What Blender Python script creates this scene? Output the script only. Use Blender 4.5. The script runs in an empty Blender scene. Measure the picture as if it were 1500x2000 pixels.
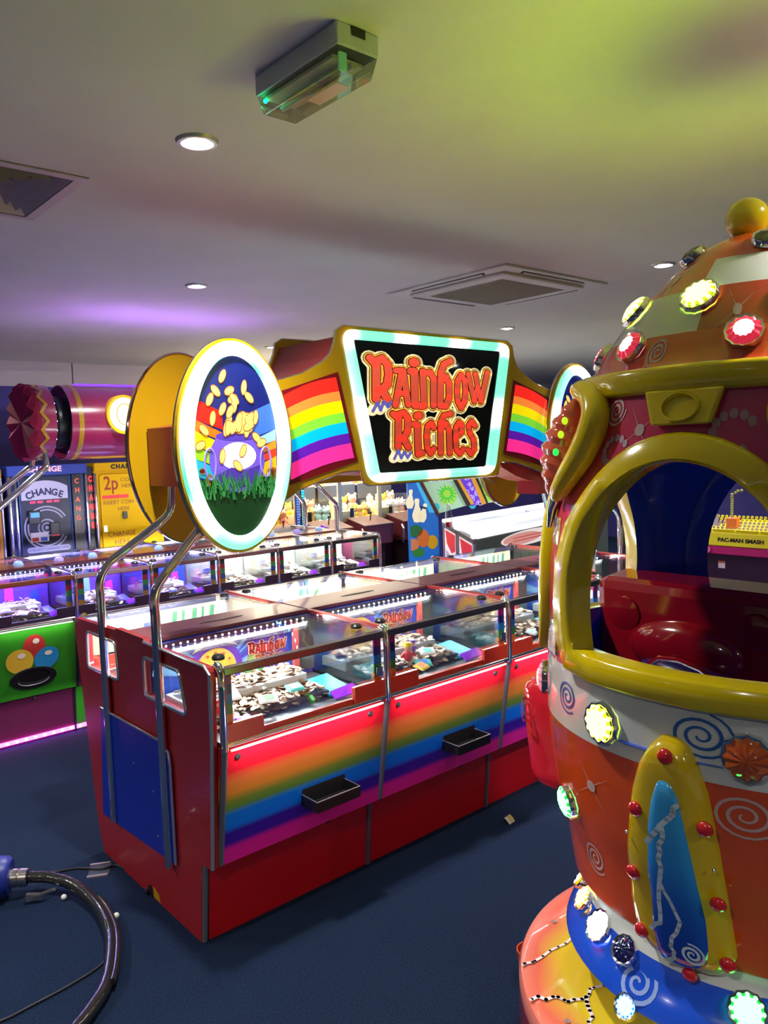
import bpy, bmesh, math, random
from mathutils import Vector, Matrix, Euler
random.seed(7)
scene = bpy.context.scene
COL = scene.collection
PI = math.pi

# ------------------------------------------------------------------ camera
cam_d = bpy.data.cameras.new('camera')
cam = bpy.data.objects.new('camera', cam_d)
COL.objects.link(cam)
CR = ((0.7517034, 0.0798056, -0.6546549), (-0.6586470, 0.0403371, -0.7513701), (-0.0335567, 0.9959940, 0.0828853))
cam.matrix_world = Matrix(((CR[0][0], CR[0][1], CR[0][2], 0), (CR[1][0], CR[1][1], CR[1][2], 0), (CR[2][0], CR[2][1], CR[2][2], 1.65), (0, 0, 0, 1)))
cam_d.sensor_fit = 'VERTICAL'
cam_d.sensor_height = 36.0
cam_d.lens = 36.0 * 1540.0 / 2000.0
cam_d.clip_start = 0.05
scene.camera = cam
# ------------------------------------------------------------------ world, view, exposure
w = bpy.data.worlds.new('world'); scene.world = w; w.use_nodes = True
w.node_tree.nodes['Background'].inputs[0].default_value = (0.02, 0.02, 0.025, 1)
w.node_tree.nodes['Background'].inputs[1].default_value = 1.0
scene.view_settings.view_transform = 'Standard'
scene.view_settings.look = 'None'
scene.view_settings.exposure = 1.1
scene.view_settings.gamma = 1.0
scene.view_settings.use_curve_mapping = False
scene.cycles.use_denoising = True
scene.cycles.transparent_max_bounces = 24
scene.cycles.max_bounces = 10
scene.cycles.sample_clamp_indirect = 6.0
CEIL = 2.6
E_DOWN = 80.0      # ceiling downlights, watts
E_CAB = 5.0        # LED strip in each cabinet, watts

EK = 0.40           # backlight level of printed panels

# ------------------------------------------------------------------ materials
def lin(h):
    if isinstance(h, str):
        h = h.lstrip('#'); c = [int(h[i:i+2], 16) / 255 for i in (0, 2, 4)]
        return tuple((x / 12.92 if x <= 0.04045 else ((x + 0.055) / 1.055) ** 2.4) for x in c)
    return tuple(h)
_m = {}
def mat(name, color, rough=0.5, metal=0.0, emit=0.0, ecol=None, coat=0.0, spec=0.5, noise=0.0, nscale=60.0, bump=0.0):
    if name in _m: return _m[name]
    m = bpy.data.materials.new(name); m.use_nodes = True
    nt = m.node_tree; b = nt.nodes['Principled BSDF']
    c = lin(color)
    b.inputs['Base Color'].default_value = (*c, 1)
    b.inputs['Roughness'].default_value = rough
    b.inputs['Metallic'].default_value = metal
    b.inputs['Coat Weight'].default_value = coat
    b.inputs['Coat Roughness'].default_value = 0.04
    b.inputs['Specular IOR Level'].default_value = spec
    if emit:
        e = lin(ecol) if ecol else c
        b.inputs['Emission Color'].default_value = (*e, 1)
        b.inputs['Emission Strength'].default_value = emit * (EK if emit < 3 else 1.0)
    if noise or bump:
        tc = nt.nodes.new('ShaderNodeTexCoord'); n = nt.nodes.new('ShaderNodeTexNoise')
        n.inputs['Scale'].default_value = nscale; n.inputs['Detail'].default_value = 4
        nt.links.new(tc.outputs['Object'], n.inputs['Vector'])
        if noise:
            r = nt.nodes.new('ShaderNodeValToRGB')
            r.color_ramp.elements[0].position = 0.3; r.color_ramp.elements[1].position = 0.7
            r.color_ramp.elements[0].color = (*[x * (1 - noise) for x in c], 1)
            r.color_ramp.elements[1].color = (*[min(1, x * (1 + noise)) for x in c], 1)
            nt.links.new(n.outputs['Fac'], r.inputs['Fac']); nt.links.new(r.outputs['Color'], b.inputs['Base Color'])
        if bump:
            bp = nt.nodes.new('ShaderNodeBump'); bp.inputs['Strength'].default_value = bump; bp.inputs['Distance'].default_value = 0.004
            nt.links.new(n.outputs['Fac'], bp.inputs['Height']); nt.links.new(bp.outputs['Normal'], b.inputs['Normal'])
    _m[name] = m
    return m
def glassmat(name, tint=(0.97, 0.99, 0.98), gloss=0.045):
    if name in _m: return _m[name]
    m = bpy.data.materials.new(name); m.use_nodes = True
    nt = m.node_tree; nt.nodes.clear()
    o = nt.nodes.new('ShaderNodeOutputMaterial'); mx = nt.nodes.new('ShaderNodeMixShader')
    t = nt.nodes.new('ShaderNodeBsdfTransparent'); t.inputs[0].default_value = (*tint, 1)
    g = nt.nodes.new('ShaderNodeBsdfGlossy'); g.inputs['Roughness'].default_value = 0.02
    lw = nt.nodes.new('ShaderNodeLayerWeight'); lw.inputs['Blend'].default_value = 0.32
    mp = nt.nodes.new('ShaderNodeMath'); mp.operation = 'MULTIPLY_ADD'; mp.inputs[1].default_value = 0.55; mp.inputs[2].default_value = gloss * 0.5
    nt.links.new(lw.outputs['Fresnel'], mp.inputs[0]); nt.links.new(mp.outputs[0], mx.inputs[0])
    nt.links.new(t.outputs[0], mx.inputs[1]); nt.links.new(g.outputs[0], mx.inputs[2]); nt.links.new(mx.outputs[0], o.inputs[0])
    _m[name] = m
    return m
def rampmat(name, stops, axis='Z', lo=0.0, hi=1.0, emit=0.0, rough=0.3, coat=0.3, interp='B_SPLINE'):
    """colour ramp along an object axis: printed gradient"""
    if name in _m: return _m[name]
    m = bpy.data.materials.new(name); m.use_nodes = True
    nt = m.node_tree; b = nt.nodes['Principled BSDF']
    tc = nt.nodes.new('ShaderNodeTexCoord'); sp = nt.nodes.new('ShaderNodeSeparateXYZ'); mr = nt.nodes.new('ShaderNodeMapRange'); r = nt.nodes.new('ShaderNodeValToRGB')
    mr.inputs['From Min'].default_value = lo; mr.inputs['From Max'].default_value = hi
    nt.links.new(tc.outputs['Object'], sp.inputs[0]); nt.links.new(sp.outputs[axis], mr.inputs['Value']); nt.links.new(mr.outputs[0], r.inputs[0])
    r.color_ramp.interpolation = interp
    els = r.color_ramp.elements
    while len(els) < len(stops): els.new(0.5)
    for e, (p, c) in zip(els, stops):
        e.position = p; e.color = (*lin(c), 1)
    nt.links.new(r.outputs[0], b.inputs['Base Color'])
    b.inputs['Roughness'].default_value = rough; b.inputs['Coat Weight'].default_value = coat
    if emit:
        nt.links.new(r.outputs[0], b.inputs['Emission Color']); b.inputs['Emission Strength'].default_value = emit * EK
    _m[name] = m
    return m
def vcolmat(name, emit):
    """light-emitting diffuser whose LED colours are stored per vertex"""
    if name in _m: return _m[name]
    m = bpy.data.materials.new(name); m.use_nodes = True
    nt = m.node_tree; b = nt.nodes['Principled BSDF']
    a = nt.nodes.new('ShaderNodeAttribute'); a.attribute_name = 'led'
    b.inputs['Base Color'].default_value = (0.8, 0.8, 0.8, 1)
    nt.links.new(a.outputs['Color'], b.inputs['Emission Color']); b.inputs['Emission Strength'].default_value = emit
    b.inputs['Roughness'].default_value = 0.4
    _m[name] = m
    return m

CHROME = mat('chrome', (0.82, 0.82, 0.84), 0.09, 1.0)
STEEL = mat('brushed steel', (0.5, 0.5, 0.52), 0.3, 1.0)
GLASS = glassmat('clear glass')
BLACK = mat('black plastic', (0.012, 0.012, 0.014), 0.35)
DARKMETAL = mat('dark metal', (0.05, 0.05, 0.06), 0.3, 0.6)
WHITE = mat('white plastic', (0.75, 0.75, 0.73), 0.4)
RED = mat('red laminate', '#c41420', 0.3, coat=0.25)
REDEND = mat('red end laminate', '#a02225', 0.33, coat=0.2)
BLUE = mat('blue laminate', '#0c2aa8', 0.33, coat=0.2)
MAROON = mat('maroon laminate', '#6f3440', 0.35, coat=0.1)
YELLOWP = mat('yellow ride gloss', '#d6bc00', 0.16, coat=0.8)
SIGNYEL = mat('sign yellow', '#b48c0c', 0.3, coat=0.3)
LEDWHITE = mat('white LED', (1, 1, 1), 0.4, emit=14.0, ecol=(0.9, 0.95, 1.0))
COIN = mat('coin copper', (0.55, 0.36, 0.22), 0.3, 0.85, noise=0.4, nscale=30)

# ------------------------------------------------------------------ mesh builder
class MB:
    def __init__(s): s.v = []; s.f = []; s.m = []; s.c = None
    def add(s, vs, fs, m=0):
        b = len(s.v); s.v += [tuple(v) for v in vs]
        for f in fs: s.f.append(tuple(b + i for i in f)); s.m.append(m)
        return s
    def box(s, x0, x1, y0, y1, z0, z1, m=0):
        vs = [(x, y, z) for z in (z0, z1) for y in (y0, y1) for x in (x0, x1)]
        return s.add(vs, [(0, 2, 3, 1), (4, 5, 7, 6), (0, 1, 5, 4), (2, 6, 7, 3), (0, 4, 6, 2), (1, 3, 7, 5)], m)
    def hexa(s, p, m=0):
        """8 points, bottom ring then top ring"""
        return s.add(p, [(3, 2, 1, 0), (4, 5, 6, 7), (0, 1, 5, 4), (1, 2, 6, 5), (2, 3, 7, 6), (3, 0, 4, 7)], m)
    def slab(s, quad, t, m=0):
        """quad of 3d points thickened against its normal"""
        q = [Vector(p) for p in quad]; n = (q[1] - q[0]).cross(q[3] - q[0]).normalized() * t
        return s.hexa([p - n for p in q] + q, m)
    def quad(s, pts, m=0): return s.add(pts, [tuple(range(len(pts)))], m)
    def tube(s, path, r, n=10, m=0, closed=False, caps=True):
        P = [Vector(p) for p in path]; N = len(P); rings = []
        rr = r if isinstance(r, (list, tuple)) else [r] * N
        prev = None
        for i in range(N):
            a = P[(i - 1) % N] if (closed or i > 0) else P[i]; b = P[(i + 1) % N] if (closed or i < N - 1) else P[i]
            t = (b - a).normalized()
            if prev is None:
                u = t.orthogonal().normalized()
            else:
                u = prev - t * prev.dot(t)
                u = u.normalized() if u.length > 1e-6 else t.orthogonal().normalized()
            prev = u; wv = t.cross(u)
            rings.append([P[i] + (u * math.cos(2 * PI * k / n) + wv * math.sin(2 * PI * k / n)) * rr[i] for k in range(n)])
        vs = [p for rg in rings for p in rg]; fs = []
        for i in range(N if closed else N - 1):
            j = (i + 1) % N
            for k in range(n):
                fs.append((i * n + k, i * n + (k + 1) % n, j * n + (k + 1) % n, j * n + k))
        if not closed and caps:
            fs.append(tuple(reversed(range(n)))); fs.append(tuple((N - 1) * n + k for k in range(n)))
        return s.add(vs, fs, m)
    def lathe(s, prof, n=24, m=0, center=(0, 0, 0), axis='Z', a0=0.0, a1=2 * PI, mf=None):
        full = abs(a1 - a0 - 2 * PI) < 1e-6; K = n if full else n + 1; vs = []; c = Vector(center)
        for r, z in prof:
            for k in range(K):
                a = a0 + (a1 - a0) * k / n
                p = (r * math.cos(a), r * math.sin(a), z)
                if axis == 'X': p = (z, p[0], p[1])
                elif axis == 'Y': p = (p[0], -z, p[1])
                vs.append(Vector(p) + c)
        fs = []
        b = len(s.v); s.v += [tuple(v) for v in vs]
        for i in range(len(prof) - 1):
            for k in range(n):
                k2 = (k + 1) % K
                s.f.append((b + i * K + k, b + i * K + k2, b + (i + 1) * K + k2, b + (i + 1) * K + k)); s.m.append(mf(i, k) if mf else m)
        return s
    def ell(s, c, r, n=12, k=8, m=0):
        rx, ry, rz = r if isinstance(r, (list, tuple)) else (r, r, r)
        vs = [(c[0], c[1], c[2] - rz)]
        for i in range(1, k):
            a = -PI / 2 + PI * i / k
            for j in range(n):
                t = 2 * PI * j / n
                vs.append((c[0] + rx * math.cos(a) * math.cos(t), c[1] + ry * math.cos(a) * math.sin(t), c[2] + rz * math.sin(a)))
        vs.append((c[0], c[1], c[2] + rz)); fs = []
        for j in range(n): fs.append((0, 1 + (j + 1) % n, 1 + j))
        for i in range(k - 2):
            for j in range(n):
                a = 1 + i * n; fs.append((a + j, a + (j + 1) % n, a + n + (j + 1) % n, a + n + j))
        a = 1 + (k - 2) * n
        for j in range(n): fs.append((a + j, a + (j + 1) % n, len(vs) - 1))
        return s.add(vs, fs, m)
    def prism(s, outline, holes, d0, d1, fr, m=0):
        """filled 2d outline with holes extruded d0..d1; fr(u, v, d) -> 3d"""
        bm = bmesh.new(); es = []
        for lp in [outline] + list(holes):
            vv = [bm.verts.new((p[0], p[1], 0)) for p in lp]
            for i in range(len(vv)): es.append(bm.edges.new((vv[i], vv[(i + 1) % len(vv)])))
        bmesh.ops.triangle_fill(bm, use_beauty=True, use_dissolve=False, edges=es, normal=(0, 0, 1))
        bm.verts.index_update()
        vs = [(v.co.x, v.co.y) for v in bm.verts]; fs = [tuple(v.index for v in f.verts) for f in bm.faces]; bm.free()
        N = len(vs)
        V = [fr(u, v, d0) for u, v in vs] + [fr(u, v, d1) for u, v in vs]
        F = [tuple(reversed(f)) for f in fs] + [tuple(i + N for i in f) for f in fs]
        o = 0
        for lp in [outline] + list(holes):
            n = len(lp)
            for i in range(n):
                a, b = o + i, o + (i + 1) % n
                F.append((a, b, b + N, a + N))
            o += n
        return s.add(V, F, m)
    def flat(s, outline, fr, d, m=0):
        return s.quad([fr(u, v, d) for u, v in outline], m)
    def build(s, name, mats, parent=None, smooth=False, loc=None, rot=None, bevel=0.0, angle=40):
        me = bpy.data.meshes.new(name); me.from_pydata(s.v, [], s.f)
        if not isinstance(mats, (list, tuple)): mats = [mats]
        for m in mats: me.materials.append(m)
        me.polygons.foreach_set('material_index', s.m)
        bm = bmesh.new(); bm.from_mesh(me); bmesh.ops.recalc_face_normals(bm, faces=bm.faces[:])
        if smooth:
            for f in bm.faces: f.smooth = True
        bm.to_mesh(me); bm.free()
        if smooth:
            try: me.set_sharp_from_angle(angle=math.radians(angle))
            except Exception: pass
        o = bpy.data.objects.new(name, me); COL.objects.link(o)
        if parent is not None: o.parent = parent
        if loc: o.location = loc
        if rot: o.rotation_euler = rot
        if bevel:
            b = o.modifiers.new('bevel', 'BEVEL'); b.width = bevel; b.segments = 2; b.limit_method = 'ANGLE'; b.angle_limit = math.radians(50)
        return o
def thing(name, label, cat, loc=(0, 0, 0), rz=0.0, group=None):
    o = bpy.data.objects.new(name, None); COL.objects.link(o); o.empty_display_size = 0.1
    o.location = loc; o.rotation_euler = (0, 0, rz); o['label'] = label; o['category'] = cat
    if group: o['group'] = group
    return o
def tag(o, label, cat, group=None, kind=None):
    o['label'] = label; o['category'] = cat
    if group: o['group'] = group
    if kind: o['kind'] = kind
    return o
def struct(o): o['kind'] = 'structure'; return o
def copy_tree(o, parent=None):
    c = o.copy(); COL.objects.link(c)
    if parent is not None: c.parent = parent
    for ch in list(o.children): copy_tree(ch, c)
    return c
def light(name, kind, parent, loc, energy, color=(1, 1, 1), size=0.1, rot=None, spot=None, sy=None, blend=0.5):
    d = bpy.data.lights.new(name, kind); d.energy = energy; d.color = color
    if kind == 'AREA':
        d.size = size
        if sy: d.shape = 'RECTANGLE'; d.size_y = sy
    else: d.shadow_soft_size = size
    if kind == 'SPOT': d.spot_size = spot or 2.0; d.spot_blend = blend
    o = bpy.data.objects.new(name, d); COL.objects.link(o)
    if parent is not None: o.parent = parent
    o.location = loc
    if rot: o.rotation_euler = rot
    return o
XZ = lambda u, v, d: (u, -d, v)        # drawing on a face that looks to -Y, d = height off the face
def ellipse(cx, cz, a, b, n=40): return [(cx + a * math.cos(2 * PI * i / n), cz + b * math.sin(2 * PI * i / n)) for i in range(n)]
def rrect(x0, x1, z0, z1, r, n=5):
    out = []
    for cx, cz, a in ((x1 - r, z1 - r, 0), (x0 + r, z1 - r, 90), (x0 + r, z0 + r, 180), (x1 - r, z0 + r, 270)):
        for i in range(n + 1):
            t = math.radians(a + 90 * i / n); out.append((cx + r * math.cos(t), cz + r * math.sin(t)))
    return out
def rpoly(pts, r, n=5):
    """polygon with rounded corners"""
    out = []; N = len(pts)
    for i in range(N):
        p = Vector(pts[i]); a = (Vector(pts[i - 1]) - p); b = (Vector(pts[(i + 1) % N]) - p)
        rr = r[i] if isinstance(r, (list, tuple)) else r
        if rr <= 0: out.append(tuple(p)); continue
        p0 = p + a.normalized() * rr; p1 = p + b.normalized() * rr
        for k in range(n + 1):
            t = k / n; q = p0 * (1 - t) ** 2 + p * 2 * t * (1 - t) + p1 * t * t; out.append(tuple(q))
    return out
def smooth_path(pts, n=6):
    """Catmull-Rom through 3d points"""
    P = [Vector(p) for p in pts]; P = [P[0] * 2 - P[1]] + P + [P[-1] * 2 - P[-2]]; out = []
    for i in range(1, len(P) - 2):
        for k in range(n):
            t = k / n; a, b, c, d = P[i - 1], P[i], P[i + 1], P[i + 2]
            out.append(0.5 * ((2 * b) + (c - a) * t + (2 * a - 5 * b + 4 * c - d) * t * t + (3 * b - a - 3 * c + d) * t ** 3))
    out.append(P[-2]); return out
def text(name, s, size, m, parent, loc, rot=(PI / 2, 0, 0), sx=1.0, offset=0.0, align='CENTER', spacing=1.0, extrude=0.0006):
    cu = bpy.data.curves.new(name, 'FONT'); cu.body = s; cu.size = size; cu.align_x = align; cu.align_y = 'CENTER'
    cu.offset = offset; cu.extrude = extrude; cu.space_character = spacing; cu.resolution_u = 3
    t = bpy.data.objects.new(name + '_tmp', cu); COL.objects.link(t)
    me = bpy.data.meshes.new_from_object(t.evaluated_get(bpy.context.evaluated_depsgraph_get()))
    bpy.data.objects.remove(t)
    me.materials.clear(); me.materials.append(m); me.name = name
    o = bpy.data.objects.new(name, me); COL.objects.link(o); o.parent = parent; o.location = loc; o.rotation_euler = rot; o.scale = (sx, 1, 1)
    return o
def stroke(mb, pts, w, d, fr, m=0, kx=1.0, dots=True):
    """flat pen stroke with round joints"""
    P = [Vector((p[0] / kx, p[1])) for p in pts]; h = w / 2
    for a, b in zip(P, P[1:]):
        t = (b - a).normalized(); n = Vector((-t.y, t.x)) * h
        mb.quad([fr(q.x * kx, q.y, d) for q in (a - n, b - n, b + n, a + n)], m)
    if dots:
        for p in P: mb.quad([fr((p.x + h * math.cos(2 * PI * k / 12)) * kx, p.y + h * math.sin(2 * PI * k / 12), d) for k in range(12)], m)
def swirl(mb, cx, cz, r, fr, d, turns=2.3, w=0.008, m=0, ph=0.0, asp=1.0):
    n = int(turns * 18); vs = []
    for i in range(n + 1):
        t = i / n; a = ph + t * turns * 2 * PI; rr = r * (0.1 + 0.9 * t); ww = w * (0.75 + 0.5 * math.sin(PI * t * 0.8) - 0.6 * max(0, t - 0.6))
        for q in (rr - ww / 2, rr + ww / 2): vs.append(fr(cx + q * math.cos(a) * asp, cz + q * math.sin(a), d))
    mb.add(vs, [(2 * i, 2 * i + 1, 2 * i + 3, 2 * i + 2) for i in range(n)], m)
def star(mb, cx, cz, r, fr, d, m=0):
    mb.quad([fr(cx + r * 0.16 * math.cos(2 * PI * k / 10), cz + r * 0.16 * math.sin(2 * PI * k / 10), d) for k in range(10)], m)
    for a in (0.6, 0.6 + PI / 2, 0.6 + PI, 0.6 + 1.5 * PI):
        c, s_ = math.cos(a), math.sin(a); e = r * 0.03
        mb.quad([fr(cx - s_ * e * 0.5, cz + c * e * 0.5, d), fr(cx + s_ * e * 0.5, cz - c * e * 0.5, d), fr(cx + c * r * 0.8, cz + s_ * r * 0.8, d)], m)

# ------------------------------------------------------------------ the setting
CARPET = mat('navy carpet', (0.0095, 0.019, 0.048), 0.95, spec=0.1, noise=0.45, nscale=160, bump=0.5)
CEILM = mat('painted ceiling', (0.62, 0.61, 0.59), 0.85, noise=0.03, nscale=3, bump=0.05)
WALLM = mat('navy wall', (0.06, 0.05, 0.26), 0.7, noise=0.1, nscale=4)
SOFFIT = mat('white soffit', (0.6, 0.55, 0.54), 0.8)
X0, X1, Y0, Y1 = -3.6, 11.6, -3.4, 8.2
struct(MB().box(X0, X1, Y0, Y1, -0.1, 0).build('floor', CARPET))
VX, VY, VH = 0.80, 3.04, 0.262    # opening for the supply vent
struct(MB().prism([(X0, Y0), (X1, Y0), (X1, Y1), (X0, Y1)], [[(VX - VH, VY - VH), (VX + VH, VY - VH), (VX + VH, VY + VH), (VX - VH, VY + VH)]], CEIL, CEIL + 0.1, lambda u, v, d: (u, v, d)).build('ceiling', CEILM))
wb = struct(MB().box(X0, X1, Y1, Y1 + 0.1, 0, CEIL).build('wall_back', WALLM))
wr = struct(MB().box(X1, X1 + 0.1, Y0, Y1, 0, CEIL).build('wall_right', WALLM))
struct(MB().box(X0 - 0.1, X0, Y0, Y1, 0, CEIL).build('wall_left', mat('cream wall', (0.45, 0.42, 0.4), 0.8)))
struct(MB().box(X0, X1, Y0 - 0.1, Y0, 0, CEIL).build('wall_front', mat('cream wall', 0)))
# white fascia band at the top of the back wall, in boards with a visible joint
fascia = struct(bpy.data.objects.new('trim_1', None)); COL.objects.link(fascia)
xs = [X0, 0.62, 2.98, 5.4, 7.8, 10.2, X1]
for a, b in zip(xs, xs[1:]):
    MB().box(a + 0.006, b - 0.006, Y1 - 0.03, Y1, 2.355, CEIL - 0.001).build('fascia_board', SOFFIT, fascia)

def downlight(x, y, on=True, label='', e=None):
    t = thing('downlight', label, 'ceiling light', (x, y, CEIL), 0, 'recessed downlights')
    MB().lathe([(0.026, -0.001), (0.045, -0.003), (0.050, -0.010), (0.060, -0.009), (0.066, 0.0)], 28).build('trim_ring', mat('downlight trim', (0.5, 0.5, 0.5), 0.35, 0.5), t, True)
    MB().lathe([(0.030, -0.003), (0.026, -0.012), (0.0, -0.015)], 24).build('lens', mat('downlight lens', (1, 1, 1), 0.4, emit=18.0, ecol=(1.0, 0.98, 0.95)), t, True)
    light('downlight_lamp', 'SPOT', t, (0, 0, -0.03), e or E_DOWN, (1.0, 0.96, 0.9), 0.05, spot=2.3, blend=0.8)
    return t
downlight(1.24, 2.235, label='lit recessed downlight beside the emergency light, nearest and largest in view')
downlight(2.24, 4.13, label='lit recessed downlight over the far machine row, above the first oval sign')
downlight(4.12, 2.31, label='lit recessed downlight just left of the yellow ball topped ride dome')
downlight(5.19, 4.32, label='small distant lit downlight above the right end of the illuminated sign')
for i, (x, y) in enumerate(((-0.75, 4.13), (-1.66, 2.235), (-0.75, 0.3), (2.24, 0.3), (5.19, 0.4), (-1.66, -1.6), (1.24, -1.6), (4.12, -1.6), (7.0, 2.3), (8.1, 4.2), (7.0, 6.1), (4.1, 6.2), (1.24, 6.2), (-1.66, 6.2), (7.0, -1.6), (10.0, 6.1), (10, 2.2))):
    downlight(x, y, label='recessed downlight of the same ceiling grid, outside the view', e=E_DOWN)

# emergency light
t = thing('emergency_light', 'white bulkhead emergency light with clear diffuser and green charging light on the ceiling', 'emergency light', (1.2165, 1.60, CEIL))
MB().box(-0.062, 0.062, -0.17, 0.17, -0.05, 0.0).build('gear_tray', mat('grey white casing', (0.5, 0.54, 0.56), 0.4), t, bevel=0.004)
MB().box(-0.02, 0.02, -0.172, -0.168, -0.022, -0.002).build('cable_entry', BLACK, t)
DIFF = glassmat('diffuser plastic', (0.80, 0.83, 0.76), 0.1)
MB().hexa([(-0.05, -0.155, -0.098), (0.05, -0.155, -0.098), (0.05, 0.155, -0.098), (-0.05, 0.155, -0.098), (-0.06, -0.168, -0.05), (0.06, -0.168, -0.05), (0.06, 0.168, -0.05), (-0.06, 0.168, -0.05)]).build('diffuser', DIFF, t, bevel=0.004)
MB().box(-0.045, 0.045, -0.13, 0.15, -0.062, -0.054).build('reflector', mat('diffuser prism', (0.6, 0.6, 0.5), 0.35), t)
MB().box(-0.012, 0.03, -0.10, 0.02, -0.0985, -0.0975).build('legend_strip', mat('pinkish legend', (0.5, 0.3, 0.22), 0.3), t)
MB().box(-0.042, -0.022, -0.153, -0.146, -0.096, -0.056).build('reflective_strip', mat('glowing green strip', (0.25, 0.6, 0.2), 0.3, emit=0.25, ecol=(0.3, 0.9, 0.25)), t)  # reflective strip, not a lamp; its green shine is given as emission
MB().ell((-0.045, 0.15, -0.064), 0.005, 10, 6).build('charge_light', mat('green led', (0, 0.9, 0.3), 0.3, emit=20), t, True)
MB().tube([(0.0, -0.15, -0.075), (0.0, 0.14, -0.075)], 0.008, 10).build('lamp_tube', WHITE, t, True)

# square supply vent at the left edge
t = thing('ceiling_vent', 'square dark louvred air vent in the ceiling at the left edge', 'vent', (0.80, 3.04, CEIL))
VENT = mat('vent grey', (0.52, 0.44, 0.47), 0.5)
def sqring(a, za, b, zb):
    mb = MB(); A = [(-a, -a, za), (a, -a, za), (a, a, za), (-a, a, za)]; B = [(-b, -b, zb), (b, -b, zb), (b, b, zb), (-b, b, zb)]
    T = 0.004
    for i in range(4):
        j = (i + 1) % 4; mb.add([A[i], A[j], B[j], B[i]], [(0, 1, 2, 3)])
        mb.add([(p[0], p[1], p[2] + T) for p in (A[i], A[j], B[j], B[i])], [(3, 2, 1, 0)])
    return mb
sqring(0.30, -0.006, 0.262, -0.006).build('vent_frame', mat('vent frame', (0.5, 0.42, 0.44), 0.5), t)
sqring(0.30, 0.0, 0.30, -0.006).build('frame_edge', mat('vent frame', 0), t)
for k in range(5):
    a = 0.26 - k * 0.05
    sqring(a, -0.004, a - 0.028, 0.034).build('louvre', VENT, t)
MB().box(-0.262, 0.262, -0.262, 0.262, 0.07, 0.074).build('vent_throat', BLACK, t)

# air-conditioning cassette
t = thing('air_conditioner', 'flush square ceiling air conditioning cassette with beige grille and black slots', 'air conditioner', (3.82, 3.26, CEIL))
ACW = mat('cassette white', (0.62, 0.6, 0.58), 0.45)
MB().prism([(-0.48, -0.48), (0.48, -0.48), (0.48, 0.48), (-0.48, 0.48)], [], -0.012, 0, lambda u, v, d: (u, v, d)).build('panel', ACW, t, bevel=0.004)
MB().prism([(-0.38, -0.38), (0.38, -0.38), (0.38, 0.38), (-0.38, 0.38)], [], -0.028, -0.012, lambda u, v, d: (u, v, d)).build('centre_panel', ACW, t, bevel=0.008)
for k in range(4):
    mb = MB(); mb.box(-0.27, 0.27, 0.405, 0.425, -0.016, -0.0125); mb.box(-0.29, 0.29, 0.437, 0.444, -0.016, -0.0125)
    o = mb.build('air_slot', mat('slot black', (0.004, 0.004, 0.004), 0.6), t, rot=(0, 0, k * PI / 2))
    MB().slab([(-0.27, 0.427, -0.02), (0.27, 0.427, -0.02), (0.27, 0.437, -0.013), (-0.27, 0.437, -0.013)], 0.003).build('air_flap', ACW, t, rot=(0, 0, k * PI / 2))
GR = mat('grille beige', (0.36, 0.33, 0.27), 0.6)
MB().box(-0.29, 0.29, -0.29, 0.29, -0.031, -0.027).build('grille', GR, t)
mb = MB()
for k in range(29):
    p = -0.28 + k * 0.02; mb.box(-0.28, 0.28, p - 0.003, p + 0.003, -0.0345, -0.031)
mb.build('grille_bars', GR, t)['kind'] = 'stuff'
# ------------------------------------------------------------------ coin pusher cabinets
RAIN7 = ['#ff2a20', '#ff8a3a', '#ffe600', '#7fdc3a', '#00b8ff', '#5a18a8', '#ff2f98']
RPANEL = rampmat('rainbow print', [(0.0, '#f01ca8'), (0.12, '#e818ac'), (0.17, '#4410b4'), (0.26, '#380cae'), (0.31, '#0874ff'), (0.42, '#0878f8'), (0.47, '#5c8838'), (0.53, '#7c8a34'), (0.60, '#e0882c'), (0.70, '#e87438'), (0.79, '#e81c30'), (1.0, '#dc0c28')], 'Z', 0.294, 0.705, interp='LINEAR')
RSTRIP = [mat('strip ' + n, c, 0.3) for n, c in (('violet', '#8a1070'), ('indigo', '#2a1478'), ('azure', '#1a6ac0'), ('leaf', '#2f7a3a'), ('amber', '#d8742a'), ('red', '#c42020'))]
ART_BLUE = mat('art blue', '#2450c0', 0.4, emit=0.12)
ART_SKY = mat('art sky', '#7fb4e8', 0.4, emit=0.12)
ART_PURPLE = mat('art purple', '#5a3aa8', 0.4, emit=0.12)
ART_GOLD = mat('art gold', '#f0c040', 0.4, emit=0.2)
ART_CREAM = mat('art cream', '#f3e2b4', 0.4, emit=0.2)
ART_RED = mat('art red', '#c02a2a', 0.4, emit=0.2)
ART_GREEN = mat('art green', '#2f9a4a', 0.4, emit=0.12)
ART_DARK = mat('art dark', '#2a1010', 0.4)
ART_WHITE = mat('art white', '#f4f2ee', 0.4, emit=0.2)
ART_PINK = mat('art magenta', '#d03ac0', 0.4, emit=0.35)
PLAYBED = mat('playfield steel', (0.12, 0.11, 0.11), 0.25, 0.6)
PLAYBLACK = mat('playfield black', (0.03, 0.03, 0.035), 0.4)
CAPM = mat('cap maroon', '#8a4a58', 0.28, coat=0.3)
COINW = mat('coin pale', (0.30, 0.20, 0.13), 0.42, 0.6, noise=0.35, nscale=25)
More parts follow.
